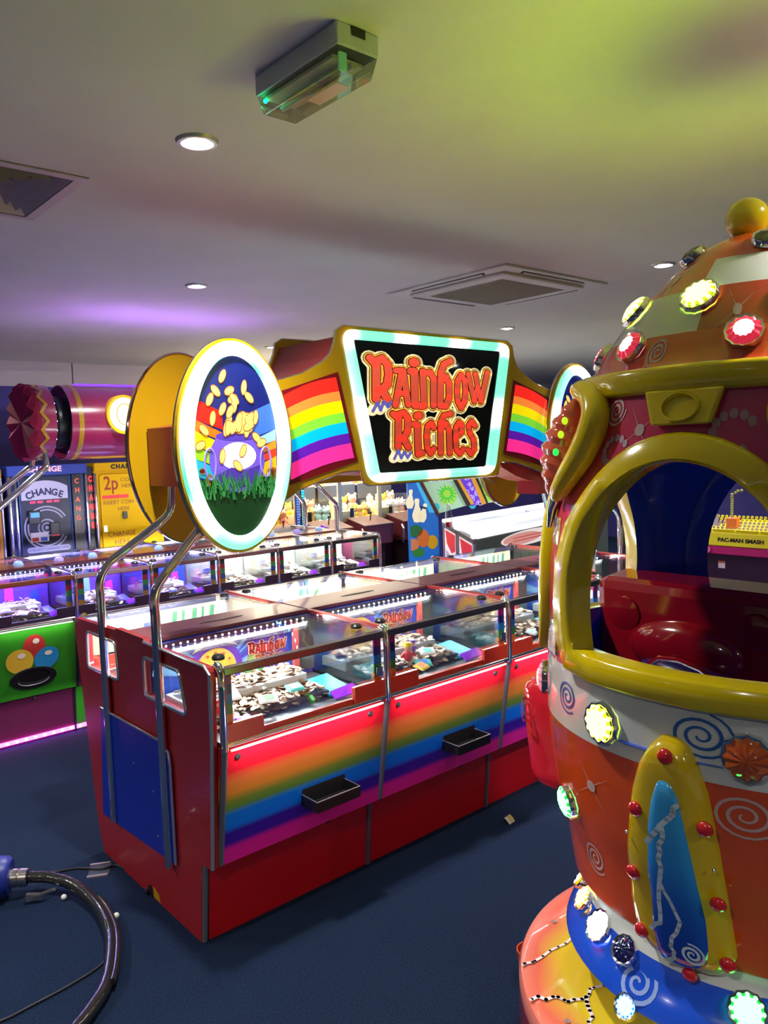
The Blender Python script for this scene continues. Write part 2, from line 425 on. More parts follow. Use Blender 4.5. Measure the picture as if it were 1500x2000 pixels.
LOGO = {'rainbow': [(0.0372, [[(2.147, 2.017), (2.177, 1.992)], [(2.181, 2.005), (2.174, 1.848)], [(2.181, 2.005), (2.214, 2.018), (2.245, 1.993), (2.248, 1.953), (2.239, 1.913), (2.208, 1.888), (2.184, 1.886)], [(2.208, 1.886), (2.236, 1.847)]]), (0.0295, [[(2.289, 1.97), (2.332, 1.972), (2.356, 1.826)], [(2.319, 1.951), (2.28, 1.823)], [(2.297, 1.875), (2.341, 1.875)]]), (0.0372, [[(2.376, 1.971), (2.398, 1.972), (2.396, 1.824), (2.443, 1.822)]]), (0.0461, [[(2.393, 2.009), (2.404, 2.01)]]), (0.032, [[(2.449, 1.974), (2.452, 1.822)], [(2.457, 1.965), (2.492, 1.971), (2.516, 1.944), (2.511, 1.823)]]), (0.032, [[(2.625, 2.026), (2.583, 2.01), (2.561, 1.969), (2.552, 1.823), (2.586, 1.821), (2.612, 1.862), (2.614, 1.923), (2.592, 1.956), (2.565, 1.936)]]), (0.0295, [[(2.695, 1.966), (2.671, 1.939), (2.664, 1.891), (2.669, 1.843), (2.689, 1.815), (2.712, 1.844), (2.722, 1.892), (2.718, 1.941), (2.695, 1.966)]]), (0.0269, [[(2.743, 1.973), (2.78, 1.845), (2.804, 1.909)], [(2.79, 1.974), (2.826, 1.845), (2.876, 1.985)]])], 'riches': [(0.032, [[(2.266, 1.787), (2.293, 1.769)], [(2.298, 1.783), (2.289, 1.645)], [(2.298, 1.785), (2.328, 1.792), (2.352, 1.767), (2.347, 1.712), (2.323, 1.683), (2.298, 1.681)], [(2.323, 1.681), (2.35, 1.641)]]), (0.032, [[(2.385, 1.742), (2.408, 1.741), (2.407, 1.61), (2.432, 1.616)]]), (0.041, [[(2.407, 1.778), (2.42, 1.781)]]), (0.0282, [[(2.508, 1.724), (2.493, 1.748), (2.47, 1.734), (2.461, 1.688), (2.464, 1.636), (2.483, 1.61), (2.506, 1.633)]]), (0.0295, [[(2.619, 1.788), (2.575, 1.781), (2.551, 1.748), (2.548, 1.61)], [(2.552, 1.719), (2.584, 1.747), (2.606, 1.714), (2.606, 1.608)]]), (0.0282, [[(2.65, 1.682), (2.69, 1.703), (2.691, 1.737), (2.673, 1.749), (2.652, 1.728), (2.646, 1.67), (2.652, 1.621), (2.672, 1.604), (2.697, 1.625)]]), (0.0282, [[(2.78, 1.731), (2.757, 1.754), (2.736, 1.732), (2.744, 1.697), (2.768, 1.668), (2.771, 1.623), (2.748, 1.599), (2.727, 1.622)]])], 'shoe': [(0.0192, [[(2.152, 1.798), (2.179, 1.833), (2.195, 1.802), (2.214, 1.838), (2.237, 1.816), (2.253, 1.834)]]), (0.0179, [[(2.264, 1.596), (2.287, 1.63), (2.304, 1.597), (2.324, 1.624), (2.341, 1.598), (2.361, 1.618)]])]}
def logo(name, layers, parent, ox, oz, sc, fr0, d0, small=False):
    """two-line blackletter logo; layers = (suffix, extra width, material)"""
    fr = lambda u, v, d: fr0((u - 2.5) * sc + ox, (v - 1.82) * sc + oz, d)
    for i, (nm, ex, m) in enumerate(layers):
        mb = MB()
        for line in ('rainbow', 'riches'):
            for wd, paths in LOGO[line]:
                for p in paths: stroke(mb, p, wd * 0.83 + ex, d0 + i * 0.0012 * (0.5 if small else 1), fr, kx=1.45)
        o = mb.build(nm, m, parent); o['kind'] = 'stuff'
def coins(name, x0, x1, y0, y1, zf, n, label, r=0.0108, m=COIN):
    mb = MB()
    for i in range(n):
        x = random.uniform(x0, x1); y = random.uniform(y0, y1); z = zf(x, y) + random.uniform(0, 0.014)
        tx, ty = random.gauss(0, 0.28), random.gauss(0, 0.28); h = 0.0009
        top = []; bot = []
        for k in range(9):
            a = 2 * PI * k / 9; dx, dy = r * math.cos(a), r * math.sin(a); zz = z + dx * tx + dy * ty + 0.003
            top.append((x + dx, y + dy, zz + h)); bot.append((x + dx, y + dy, zz - h))
        mb.add(top + bot, [tuple(range(9)), tuple(reversed(range(9, 18)))] + [(k, (k + 1) % 9, 9 + (k + 1) % 9, 9 + k) for k in range(9)])
    o = mb.build(name, m); tag(o, label, 'coins', kind='stuff'); return o

DEP = 0.585
def cabinet(X, Yc, W, st, label, group):
    """double-sided pusher unit; local x 0..W, front side looks to -y"""
    t = thing('coin_pusher', label, 'arcade machine', (X, Yc, 0), 0, group)
    top = 0.975
    for sgn in (-1, 1):                                   # -1 = front, 1 = rear
        S = lambda x, y, z, s_=sgn: (x, -s_ * y, z)       # y given for front side (negative)
        g = 0.004
        MB().hexa([S(g, -0.43, 0), S(W - g, -0.43, 0), S(W - g, -0.41, 0), S(g, -0.41, 0), S(g, -0.455, 0.29), S(W - g, -0.455, 0.29), S(W - g, -0.43, 0.29), S(g, -0.43, 0.29)]).build('kick_panel', st['kick'], t)
        MB().hexa([S(g, -0.523, 0.294), S(W - g, -0.523, 0.294), S(W - g, -0.503, 0.294), S(g, -0.503, 0.294), S(g, -0.58, 0.705), S(W - g, -0.58, 0.705), S(W - g, -0.56, 0.705), S(g, -0.56, 0.705)]).build('front_panel', st['front'], t)
        MB().box(g, W - g, *sorted((sgn * 0.435, sgn * 0.505)), 0.29, 0.296).build('panel_return', st['kick'], t)
        MB().tube([S(0.0, -0.586, 0.716), S(W, -0.586, 0.716)], 0.010, 10).build('rail', st['metal'], t, True)
        # window surround: bottom strip with a stepped block at each end
        mb = MB(); mb.box(0.01, W - 0.01, *sorted((sgn * 0.572, sgn * 0.582)), 0.722, 0.742)
        for a, b in ((0.01, 0.15 * W / 0.7 + 0.01), (W - 0.15 * W / 0.7 - 0.01, W - 0.01)): mb.box(a, b, *sorted((sgn * 0.575, sgn * 0.592)), 0.722, 0.785)
        mb.build('window_sill', st['sill'], t, bevel=0.003)
        for a in (0.018, W - 0.053):
            mb = MB()
            for k in range(6): mb.box(a, a + 0.035, *sorted((sgn * 0.574, sgn * 0.58)), 0.945 - (k + 1) * 0.033, 0.945 - k * 0.033, k)
            mb.build('side_strip', st['strips'], t)
        mb = MB(); mb.box(0.0, W, *sorted((sgn * 0.562, sgn * 0.59)), 0.94, 0.968); mb.build('top_bar', st['bar'], t, bevel=0.004)
        MB().box(0.02, W - 0.02, *sorted((sgn * 0.568, sgn * 0.572)), 0.735, 0.945).build('front_glass', GLASS, t)
        MB().box(0.012, W - 0.012, *sorted((sgn * 0.125, sgn * 0.575)), 0.966, 0.972).build('top_glass', GLASS, t)
        for x in (0.06, W - 0.06):
            MB().lathe([(0.0, 0.990), (0.016, 0.988), (0.022, 0.981), (0.021, 0.972)], 14, center=(x, sgn * 0.49, 0)).build('glass_lock', BLACK, t, True)
        # inside: bed, shelf, back art, side liners
        MB().box(0.01, W - 0.01, *sorted((sgn * 0.10, sgn * 0.565)), 0.70, 0.722).build('playfield', PLAYBLACK, t)
        MB().box(0.03, W - 0.16 * W / 0.7, *sorted((sgn * 0.14, sgn * 0.44)), 0.722, 0.745).build('lower_shelf', PLAYBED, t)
        MB().box(0.03, W - 0.16 * W / 0.7, *sorted((sgn * 0.14, sgn * 0.30)), 0.745, 0.785).build('pusher_shelf', mat('pusher white', (0.7, 0.72, 0.74), 0.3), t, bevel=0.004)
        # prize chute at the right hand side
        xa, xb = W - 0.17 * W / 0.7, W - 0.065
        MB().hexa([S(xa, -0.46, 0.722), S(xb, -0.46, 0.722), S(xb, -0.30, 0.722), S(xa, -0.30, 0.722), S(xa, -0.46, 0.734), S(xb, -0.46, 0.738), S(xb, -0.30, 0.764), S(xa, -0.30, 0.758)]).build('prize_chute', st['chute'], t, bevel=0.004)
        MB().slab([S(xa - 0.004, -0.50, 0.728), S(xb, -0.50, 0.733), S(xb, -0.463, 0.758), S(xa - 0.004, -0.463, 0.748)], 0.006).build('chute_lip', mat('chute violet', '#8a2ad8', 0.3, emit=0.25), t)
        MB().box(0.006, W - 0.006, *sorted((sgn * 0.10, sgn * 0.118)), 0.722, 0.964).build('back_board', st['art'], t)
        yb = sgn * 0.119
        MB().box(0.03, W - 0.03, *sorted((sgn * 0.119, sgn * 0.127)), 0.950, 0.963).build('led_housing', DARKMETAL, t)
        mb = MB()
        for k in range(int(W / 0.032)): mb.ell((0.05 + k * (W - 0.1) / (int(W / 0.032) - 1), sgn * 0.128, 0.955), 0.004, 6, 4)
        mb.build('led_beads', st['led'], t)['kind'] = 'stuff'
        if sgn < 0:
            MB().box(0.03, W - 0.03, -0.600, -0.594, 0.697, 0.703).build('rail_led', mat('rail led', (1, 1, 1), 0.4, emit=0.8, ecol=(1, 0.97, 0.95)), t)
            light('rail_lamp', 'AREA', t, (W / 2, -0.612, 0.694), st['rail_w'] * W / 0.7, (1.0, 0.95, 0.95), W * 0.85, sy=0.012, rot=(0.42, 0, 0))
        light('cabinet_lamp', 'AREA', t, (W / 2, sgn * 0.16, 0.952), st['power'] * (1.8 if sgn > 0 else 0.75) * W / 0.7, st['lcol'], W * 0.85, sy=0.03, rot=(sgn * 0.85, 0, 0))
    for x in (0.003, W - 0.003):
        mb = MB(); mb.box(x - 0.003, x + 0.003, -0.56, 0.56, 0.70, 0.966)
        mb.build('divider_pane', GLASS, t)
    MB().hexa([(0, -0.41, 0), (W, -0.41, 0), (W, 0.41, 0), (0, 0.41, 0), (0, -0.5, 0.70), (W, -0.5, 0.70), (W, 0.5, 0.70), (0, 0.5, 0.70)]).build('inner_carcass', DARKMETAL, t)
    MB().box(0.004, W - 0.004, -0.095, 0.125, 0.966, 0.982).build('cap', st['cap'], t, bevel=0.003)
    return t
def posts(t, x, st, ribs=True):
    """upright chrome post and top rib at a divider, part of cabinet t"""
    for sgn in (-1, 1):
        MB().tube([(x, sgn * 0.52, 0.30), (x, sgn * 0.587, 0.70)], 0.011, 10).build('lower_post', st['post'], t, True)
        MB().tube([(x, sgn * 0.588, 0.70), (x, sgn * 0.592, 0.90), (x, sgn * 0.59, 0.955), (x, sgn * 0.58, 0.972), (x, sgn * 0.56, 0.977)], 0.013, 12).build('corner_post', st['metal'], t, True)
        if x != 0.012: MB().tube([(x, sgn * 0.432, 0.0), (x, sgn * 0.456, 0.285)], 0.009, 8).build('kick_post', st['post'], t, True)
        if ribs: MB().box(x - 0.012, x + 0.012, *sorted((sgn * 0.10, sgn * 0.57)), 0.968, 0.984).build('top_rib', st['rib'], t, bevel=0.004)
ST = dict(rail_w=0.5, kick=RED, front=RPANEL, metal=CHROME, sill=mat('sill red', '#e8442a', 0.3, coat=0.3), strips=RSTRIP, bar=mat('bar anodised', (0.26, 0.22, 0.25), 0.22, 0.9), chute=mat('chute cyan', '#1898ac', 0.3, emit=0.05), art=ART_BLUE, led=LEDWHITE, power=E_CAB * 1.2, lcol=(0.88, 0.95, 1.0), cap=CAPM, post=mat('grey post', (0.2, 0.2, 0.26), 0.3, 0.5), rib=mat('rib red', '#a83a34', 0.3, coat=0.3))
MX, MY, MP = 1.188, 2.775, 0.704
mlabels = ['rainbow fronted coin pusher nearest the red end panel, under the oval sign', 'second rainbow fronted coin pusher from the red end panel, under the lit name board', 'third rainbow fronted coin pusher, its right side hidden by the ride', 'fourth rainbow fronted coin pusher of the row, hidden behind the striped ride']
cabs = []
for i in range(4):
    t = cabinet(MX + i * MP, MY, MP, ST, mlabels[i], 'rainbow coin pusher row')
    cabs.append(t)
    posts(t, 0.0 if i else 0.012, ST, ribs=i > 0)
    if i == 3: posts(t, MP, ST)
    # printed art on the back board: clock wheel, rays, name
    fr = lambda u, v, d: (u, -0.119 - d, v)
    mb = MB()
    for k in range(9):
        a = PI * 0.08 + k * PI * 0.84 / 8
        mb.quad([fr(0.25, 0.80, 0.001), fr(0.25 + 0.26 * math.cos(a - 0.07), min(0.945, 0.80 + 0.3 * math.sin(a - 0.07)), 0.001), fr(0.25 + 0.26 * math.cos(a + 0.07), min(0.945, 0.80 + 0.3 * math.sin(a + 0.07)), 0.001)])
    mb.build('art_rays', ART_SKY, t)['kind'] = 'stuff'
    mb = MB().flat(ellipse(0.25, 0.83, 0.115, 0.105), fr, 0.002); mb.build('clock_rim', ART_PURPLE, t)
    MB().flat(ellipse(0.25, 0.825, 0.088, 0.082), fr, 0.003).build('clock_face', ART_GOLD, t)
    mb = MB()
    for k in range(12):
        a = 2 * PI * k / 12; mb.flat(ellipse(0.25 + 0.068 * math.cos(a), 0.825 + 0.064 * math.sin(a), 0.007, 0.006, 8), fr, 0.004)
    mb.build('clock_marks', ART_RED, t)['kind'] = 'stuff'
    MB().flat(ellipse(0.25, 0.825, 0.03, 0.028, 16), fr, 0.004).build('clock_hub', ART_PURPLE, t)
    mb = MB().flat([(0.15, 0.90), (0.19, 0.945), (0.31, 0.945), (0.35, 0.90), (0.30, 0.92), (0.25, 0.93), (0.20, 0.92)], fr, 0.004)
    mb.build('clock_crown', ART_WHITE, t)
    MB().flat([(0.36, 0.74), (0.46, 0.74), (0.45, 0.82), (0.41, 0.86), (0.37, 0.82)], fr, 0.002).build('art_hill', ART_GREEN, t)
    MB().flat([(0.395, 0.755), (0.565, 0.755), (0.575, 0.945), (0.385, 0.945)], fr, 0.0015).build('name_ground', ART_PURPLE, t)
    logo('name_print', [('name_outline', 0.02, ART_CREAM), ('name_letters', 0.0, ART_RED)], t, 0.48, 0.85, 0.24, fr, 0.003, True)
    MB().box(0.60, 0.625, -0.135, -0.12, 0.74, 0.95).build('art_pillar', mat('coral pillar', '#d85a50', 0.4), t)
    MB().box(0.625, 0.70, -0.13, -0.12, 0.74, 0.95).build('mirror_panel', mat('smoked mirror', (0.3, 0.36, 0.36), 0.12, 0.8), t)
    # reflection of the rear art in the glass, put in as flat cream shapes
    fr2 = lambda u, v, d: (u, 0.555 - d, v)
    MB().flat([(0.02, 0.80), (MP - 0.02, 0.80), (MP - 0.02, 0.945), (0.02, 0.945)], fr2, 0.0).build('reflected_print', mat('reflected print cream', '#b8a888', 0.4), t)
    mb = MB()
    for k, ch in enumerate(((0, 0.05), (0.05, 0.03), (0.1, 0.05), (0.15, 0.03), (0.19, 0.05))):
        mb.flat([(0.4 + ch[0], 0.86), (0.4 + ch[0] + ch[1] * 0.5, 0.86), (0.4 + ch[0] + ch[1] * 0.7, 0.93), (0.4 + ch[0] + ch[1] * 0.2, 0.93)], fr2, 0.002)
    mb.build('reflected_letters', mat('reflected letters', '#3f7a4a', 0.4), t)['kind'] = 'stuff'
    MB().flat(ellipse(0.5, 0.89, 0.15, 0.045), fr2, 0.001).build('reflected_banner', ART_CREAM, t)
    MB().flat([(0.27, 0.83), (0.31, 0.83), (0.31, 0.90), (0.27, 0.90)], fr2, 0.003).build('rear_lamp', mat('blue bead panel', '#3a4ad0', 0.4, emit=0.5), t)
    # vent badge on the cap
    mb = MB(); z = 0.9825
    for k in range(7):
        u = 0.28 + k * 0.022; h = 0.012 - abs(k - 3) * 0.002
        mb.box(u, u + 0.02, 0.01 - h, 0.01 + h, z, z + 0.0015)
    mb.box(0.26, 0.45, 0.004, 0.012, z, z + 0.0012)
    mb.build('cap_vent', BLACK, t)['kind'] = 'stuff'
    # coin tray on the front panel and two locks
    zc = 0.405; yf = -0.535
    xt = 0.33
    mb = MB(); mb.box(xt, xt + 0.19, yf - 0.10, yf - 0.096, zc, zc + 0.034); mb.box(xt, xt + 0.004, yf - 0.098, yf, zc, zc + 0.036); mb.box(xt + 0.186, xt + 0.19, yf - 0.098, yf, zc, zc + 0.036)
    mb.box(xt, xt + 0.19, yf - 0.098, yf, zc - 0.004, zc); mb.build('payout_tray', BLACK, t)
    MB().box(xt, xt + 0.19, yf - 0.012, yf + 0.01, zc + 0.0, zc + 0.055).build('tray_back', mat('tray dark', (0.01, 0.008, 0.012), 0.5), t)
    MB().tube([(xt, yf, zc + 0.036), (xt, yf - 0.098, zc + 0.035), (xt + 0.19, yf - 0.098, zc + 0.035), (xt + 0.19, yf, zc + 0.036)], 0.002, 6).build('tray_edge', mat('tray edge', (0.4, 0.4, 0.45), 0.3, 0.6), t)
    for x in (0.065, MP - 0.075):
        MB().lathe([(0.0, 0.006), (0.009, 0.005), (0.012, 0.0)], 14, center=(x, -0.574, 0.665), axis='Y').build('lock', DARKMETAL, t, True)
        MB().lathe([(0.0, 0.004), (0.004, 0.0)], 8, center=(x + 0.02, -0.582, 0.80), axis='Y').build('screw', DARKMETAL, t)
    MB().box(0.45, 0.47, -0.52, -0.515, 0.286, 0.293).build('panel_catch', DARKMETAL, t)
MB().box(MP - 0.048, MP - 0.018, -0.588, -0.578, 0.80, 0.835).build('coin_slot', CHROME, cabs[0])
MB().box(MP - 0.048, MP - 0.018, -0.588, -0.578, 0.80, 0.835).build('coin_slot', CHROME, cabs[1])
tb = thing('plastic_tub', 'white plastic tub standing on the rainbow machine top, seen through the ride window', 'tub', (3.49, 2.40, 0.973))
MB().lathe([(0, 0.0), (0.042, 0.0), (0.05, 0.095), (0.046, 0.095), (0.039, 0.006), (0, 0.006)], 22).build('tub_body', mat('tub white', '#d8dcd8', 0.4), tb, True)
MB().lathe([(0.05, 0.092), (0.054, 0.096), (0.05, 0.10), (0.046, 0.096)], 22).build('tub_rim', mat('tub white', 0), tb, True)
MB().prism(rrect(-0.02, 0.02, 0.03, 0.065, 0.006), [], 0.046, 0.047, lambda u, v, d: (-d, u, v)).build('tub_label', mat('tub label', '#b89858', 0.5), tb)
# red end panel, belongs to the first unit
e = cabs[0]
fe = lambda u, v, d: (-d, u - MY, v)                # u = world y, v = z
outline = rpoly([(2.352, 0), (3.19, 0), (3.235, 0.11), (3.361, 0.93), (3.355, 0.972), (2.93, 0.984), (2.92, 0.992), (2.68, 0.992), (2.665, 0.978), (2.215, 0.975), (2.195, 0.95), (2.247, 0.292), (2.318, 0.286)], [0, 0, 0.02, 0.02, 0.012, 0, 0, 0, 0, 0.02, 0.03, 0, 0])
w1 = rpoly([(2.915, 0.79), (3.23, 0.785), (3.22, 0.935), (2.93, 0.936)], 0.025)
w2 = rpoly([(2.365, 0.783), (2.68, 0.783), (2.68, 0.926), (2.40, 0.926)], 0.025)
MB().prism(outline, [w1, w2], 0.0, 0.022, fe).build('end_panel', REDEND, e)
for wv in (w1, w2): MB().tube([fe(u, v, 0.023) for u, v in wv], 0.007, 8, closed=True).build('end_window_trim', mat('bright trim', (0.8, 0.82, 0.84), 0.2, 0.85), e, True)
for wv in (w1, w2): MB().flat(wv, fe, 0.011).build('end_window', GLASS, e)
MB().tube([fe(u, v, 0.024) for u, v in ((2.24, 0.30), (2.203, 0.72), (2.196, 0.955), (2.225, 0.977), (2.67, 0.981))], 0.006, 8).build('end_edge_trim', mat('bright trim', 0), e, True)
blue = rpoly([(2.495, 0.222), (3.145, 0.185), (3.10, 0.638), (2.57, 0.642), (2.56, 0.63), (2.50, 0.63)], [0, 0, 0, 0, 0, 0.03])
MB().prism(blue, [], 0.022, 0.034, fe).build('blue_panel', BLUE, e, bevel=0.003)
MB().tube([fe(3.10, 0.642, 0.032), fe(2.57, 0.646, 0.032), fe(2.53, 0.634, 0.032), fe(2.502, 0.62, 0.032), fe(2.494, 0.58, 0.032), fe(2.493, 0.222, 0.032)], 0.005, 8).build('blue_panel_trim', mat('bright trim', 0), e, True)
for u, v in ((2.80, 0.50), (2.64, 0.44), (2.62, 0.28)): MB().ell(fe(u, v, 0.034), (0.003, 0.005, 0.005), 8, 6).build('panel_screw', STEEL, e)
MB().prism(rpoly([(2.72, 0), (2.765, 0), (2.76, 0.035), (2.735, 0.045), (2.725, 0.03)], 0.004), [], 0.022, 0.0235, fe).build('cable_hole', BLACK, e)
MB().prism([(2.66, 0.005), (2.715, 0.01), (2.715, 0.045), (2.67, 0.03)], [], 0.022, 0.0235, fe).build('warning_sticker', mat('sticker yellow', '#b08a10', 0.4), e)
MB().tube([(-0.012, 2.346 - MY, 0.003), (-0.012, 2.313 - MY, 0.284)], 0.010, 8).build('corner_trim', mat('grey post', 0), e)

# coins and prizes inside
for i in range(3):
    bx = MX + i * MP
    zf = lambda x, y: 0.748 if y > 2.475 else 0.748 - 0.03 * max(0, (2.42 - y) / 0.12)
    coins('coin_pile', bx + 0.05, bx + MP - 0.17, 2.32, 2.62, lambda x, y: 0.787 if y > MY - 0.295 else (0.747 if y > MY - 0.44 else 0.724), 620, 'heap of coins spread over the shelves inside the %s rainbow coin pusher' % ('first', 'second', 'third')[i], m=COINW)
PR = [mat('toy ' + c, h, 0.4) for c, h in (('red', '#d8303a'), ('yellow', '#f0c820'), ('teal', '#2ab8b0'), ('white', '#eceff0'), ('violet', '#8040c0'), ('pink', '#e86aa8'), ('green', '#48b048'), ('orange', '#f08030'), ('blue', '#3a60d8'))]
def figure_toy(x, y, z, body, hat, label, s=1.0, lying=False):
    t = thing('toy_figure', label, 'toy', (x, y, z), random.uniform(-0.5, 0.5))
    mb = MB(); mb.ell((0, 0, 0.02 * s), (0.018 * s, 0.015 * s, 0.02 * s), 10, 7); mb.build('body', body, t, True)
    MB().ell((0, -0.002, 0.047 * s), 0.014 * s, 10, 7).build('head', mat('toy face', '#e8b890', 0.5), t, True)
    MB().lathe([(0.016 * s, 0.052 * s), (0.013 * s, 0.064 * s), (0, 0.068 * s)], 10).build('hat', hat, t, True)
    mb = MB()
    for sx in (-1, 1): mb.tube([(sx * 0.014 * s, 0, 0.03 * s), (sx * 0.026 * s, -0.006 * s, 0.018 * s)], 0.005 * s, 6)
    mb.build('arms', body, t, True)
    return t
def packet(x, y, z, c1, c2, label, rz, tilt=0.2, s=1.0):
    t = thing('prize_packet', label, 'packet', (x, y, z), rz)
    mb = MB(); a, b, h = 0.035 * s, 0.024 * s, 0.009 * s
    mb.add([(-a, -b, 0), (a, -b, 0), (a, b, tilt * b * 2), (-a, b, tilt * b * 2), (-a * 0.8, -b * 0.8, h), (a * 0.8, -b * 0.8, h), (a * 0.8, b * 0.8, h + tilt * b * 1.6), (-a * 0.8, b * 0.8, h + tilt * b * 1.6)], [(3, 2, 1, 0), (4, 5, 6, 7), (0, 1, 5, 4), (1, 2, 6, 5), (2, 3, 7, 6), (3, 0, 4, 7)])
    mb.build('wrapper', c1, t, bevel=0.002)
    MB().add([(-a * 0.5, -b * 0.6, h + 0.001 + tilt * b * 0.3), (a * 0.5, -b * 0.6, h + 0.001 + tilt * b * 0.3), (a * 0.5, b * 0.6, h + 0.001 + tilt * b * 1.4), (-a * 0.5, b * 0.6, h + 0.001 + tilt * b * 1.4)], [(0, 1, 2, 3)]).build('printed_label', c2, t)
    return t
figure_toy(MX + MP + 0.27, 2.36, 0.76, PR[0], PR[1], 'red toy figure with yellow hat standing on coins in the second pusher', 1.25)
figure_toy(MX + 2 * MP + 0.28, 2.42, 0.76, PR[7], PR[7], 'orange headed toy standing on coins in the third pusher', 1.1)
pk = [(0.10, 2.30, 3, 0, 'red and white prize packet at the left of the first pusher'), (0.42, 2.38, 2, 3, 'teal and white prize packet on the coins of the first pusher'), (0.28, 2.34, 3, 6, 'white packet with green print near the middle of the first pusher'), (0.13, 2.25, 4, 5, 'violet prize packet at the front left corner of the first pusher'), (0.36, 2.5, 3, 7, 'white and orange packet on the upper shelf of the first pusher'), (0.2, 2.46, 3, 3, 'plain white packet on the upper shelf of the first pusher'),
      (MP + 0.30, 2.30, 2, 8, 'teal and blue packet lying before the red toy figure in the second pusher'), (MP + 0.10, 2.28, 4, 5, 'violet packet at the left front of the second pusher'), (MP + 0.40, 2.38, 3, 2, 'white and teal packet at the right of the toy figure in the second pusher'), (MP + 0.2, 2.4, 3, 5, 'white and pink packet behind the toy figure in the second pusher'), (MP + 0.26, 2.27, 1, 7, 'yellow packet at the front edge of the second pusher'),
      (2 * MP + 0.15, 2.36, 5, 3, 'pink and white packet at the left of the third pusher'), (2 * MP + 0.3, 2.30, 3, 2, 'white packet near the front of the third pusher')]
for x, y, a, b, lb in pk: packet(MX + x, y, 0.765 if y > 2.33 else 0.75, PR[a], PR[b], lb, random.uniform(-0.6, 0.6), 0.3)
figure_toy(MX + MP + 0.36, 2.43, 0.765, PR[4], PR[4], 'dark violet round toy behind the packets in the second pusher', 0.9)
figure_toy(MX + 0.09, 2.36, 0.76, PR[0], PR[0], 'small red toy at the left side of the first pusher', 0.8)

# ------------------------------------------------------------------ illuminated sign over the rainbow machines
sg = thing('illuminated_sign', 'rainbow arched illuminated double sign with oval ends on chrome poles over the pushers', 'sign', (0, 0, 0))
YF, YR = 2.53, 2.98
RING = vcolmat('ring light', 2.2)
FY = lambda u, v, d: (u, YF - d, v)
RYb = lambda u, v, d: (u, YR + d, v)
CX = 2.53
half = [(2.13, 1.49), (2.105, 1.50), (2.085, 1.555), (1.99, 1.553), (1.88, 1.525), (1.78, 1.495), (1.62, 1.42), (1.55, 1.50), (1.55, 1.85), (1.66, 1.905), (1.715, 1.917), (1.81, 1.943), (1.91, 1.992), (1.95, 2.024), (1.972, 2.07), (1.982, 2.12), (2.02, 2.142)]
plate = half + [(2 * CX - u, v) for u, v in reversed(half)]
def chrome_edge(path, y, nm='edge_trim'):
    MB().tube([(u, y, v) for u, v in path], 0.0055, 6, closed=True).build(nm, CHROME, sg, True)
MB().prism(plate, [], -0.012, 0.0, FY).build('front_board', SIGNYEL, sg)
MB().prism(plate, [], -0.012, 0.0, RYb).build('rear_board', SIGNYEL, sg)
chrome_edge(plate, YF + 0.006); chrome_edge(plate, YR - 0.006)
inset = [(1.36, 1.525), (1.36, 1.75), (1.62, 1.79), (1.715, 1.885), (1.81, 1.913), (1.90, 1.955), (1.96, 2.02), (2.0, 2.10)]
body = inset + [(2 * CX - u, v) for u, v in reversed(inset)] + [(2 * CX - u, v) for u, v in ((1.36, 1.525), (1.6, 1.515), (1.80, 1.53), (1.99, 1.575), (2.13, 1.53))][0:] + [(2.13, 1.53), (1.99, 1.575), (1.80, 1.53), (1.6, 1.515)]
seen = []; 
for p in body:
    if not any(abs(p[0] - q[0]) < 1e-6 and abs(p[1] - q[1]) < 1e-6 for q in seen): seen.append(p)
MB().prism(seen, [], 0.0, 1.0, lambda u, v, d: (u, YF + 0.013 + d * (YR - YF - 0.026), v)).build('sign_box', mat('sign box red', '#8c2c22', 0.35, coat=0.15), sg)
def ledring(outer, inner, y, name, front=1, seed=0, bulge=0.018):
    """glowing tube-like frame between two loops; LED colours alternate white and aqua"""
    n = len(outer); mb = MB(); cols = []; rows = [(0.0, 0.0), (0.12, 0.8), (0.35, 1.0), (0.65, 1.0), (0.88, 0.8), (1.0, 0.0)]
    L = [0]
    for i in range(n): L.append(L[-1] + (Vector(outer[i]) - Vector(outer[(i + 1) % n])).length)
    vs = []
    for i in range(n):
        ph = L[i] / L[-1]
        k = 0.5 + 0.5 * math.sin(2 * PI * ph * seed[0] + seed[1]); k = min(1, max(0, (k - 0.47) * 1.9))
        col = [0.022 + 0.92 * k * k, 0.21 + 0.75 * k * k, 0.14 + 0.73 * k * k]
        for f, h in rows:
            u = outer[i][0] * (1 - f) + inner[i][0] * f; v = outer[i][1] * (1 - f) + inner[i][1] * f
            vs.append((u, y - front * h * bulge, v)); cols.append(col)
    R_ = len(rows); fs = []
    for i in range(n):
        j = (i + 1) % n
        for r in range(R_ - 1): fs.append((i * R_ + r, j * R_ + r, j * R_ + r + 1, i * R_ + r + 1))
    mb.add(vs, fs)
    o = mb.build(name, RING, sg, True)
    at = o.data.color_attributes.new('led', 'FLOAT_COLOR', 'POINT')
    for i, c in enumerate(cols): at.data[i].color = (*c, 1)
    return o
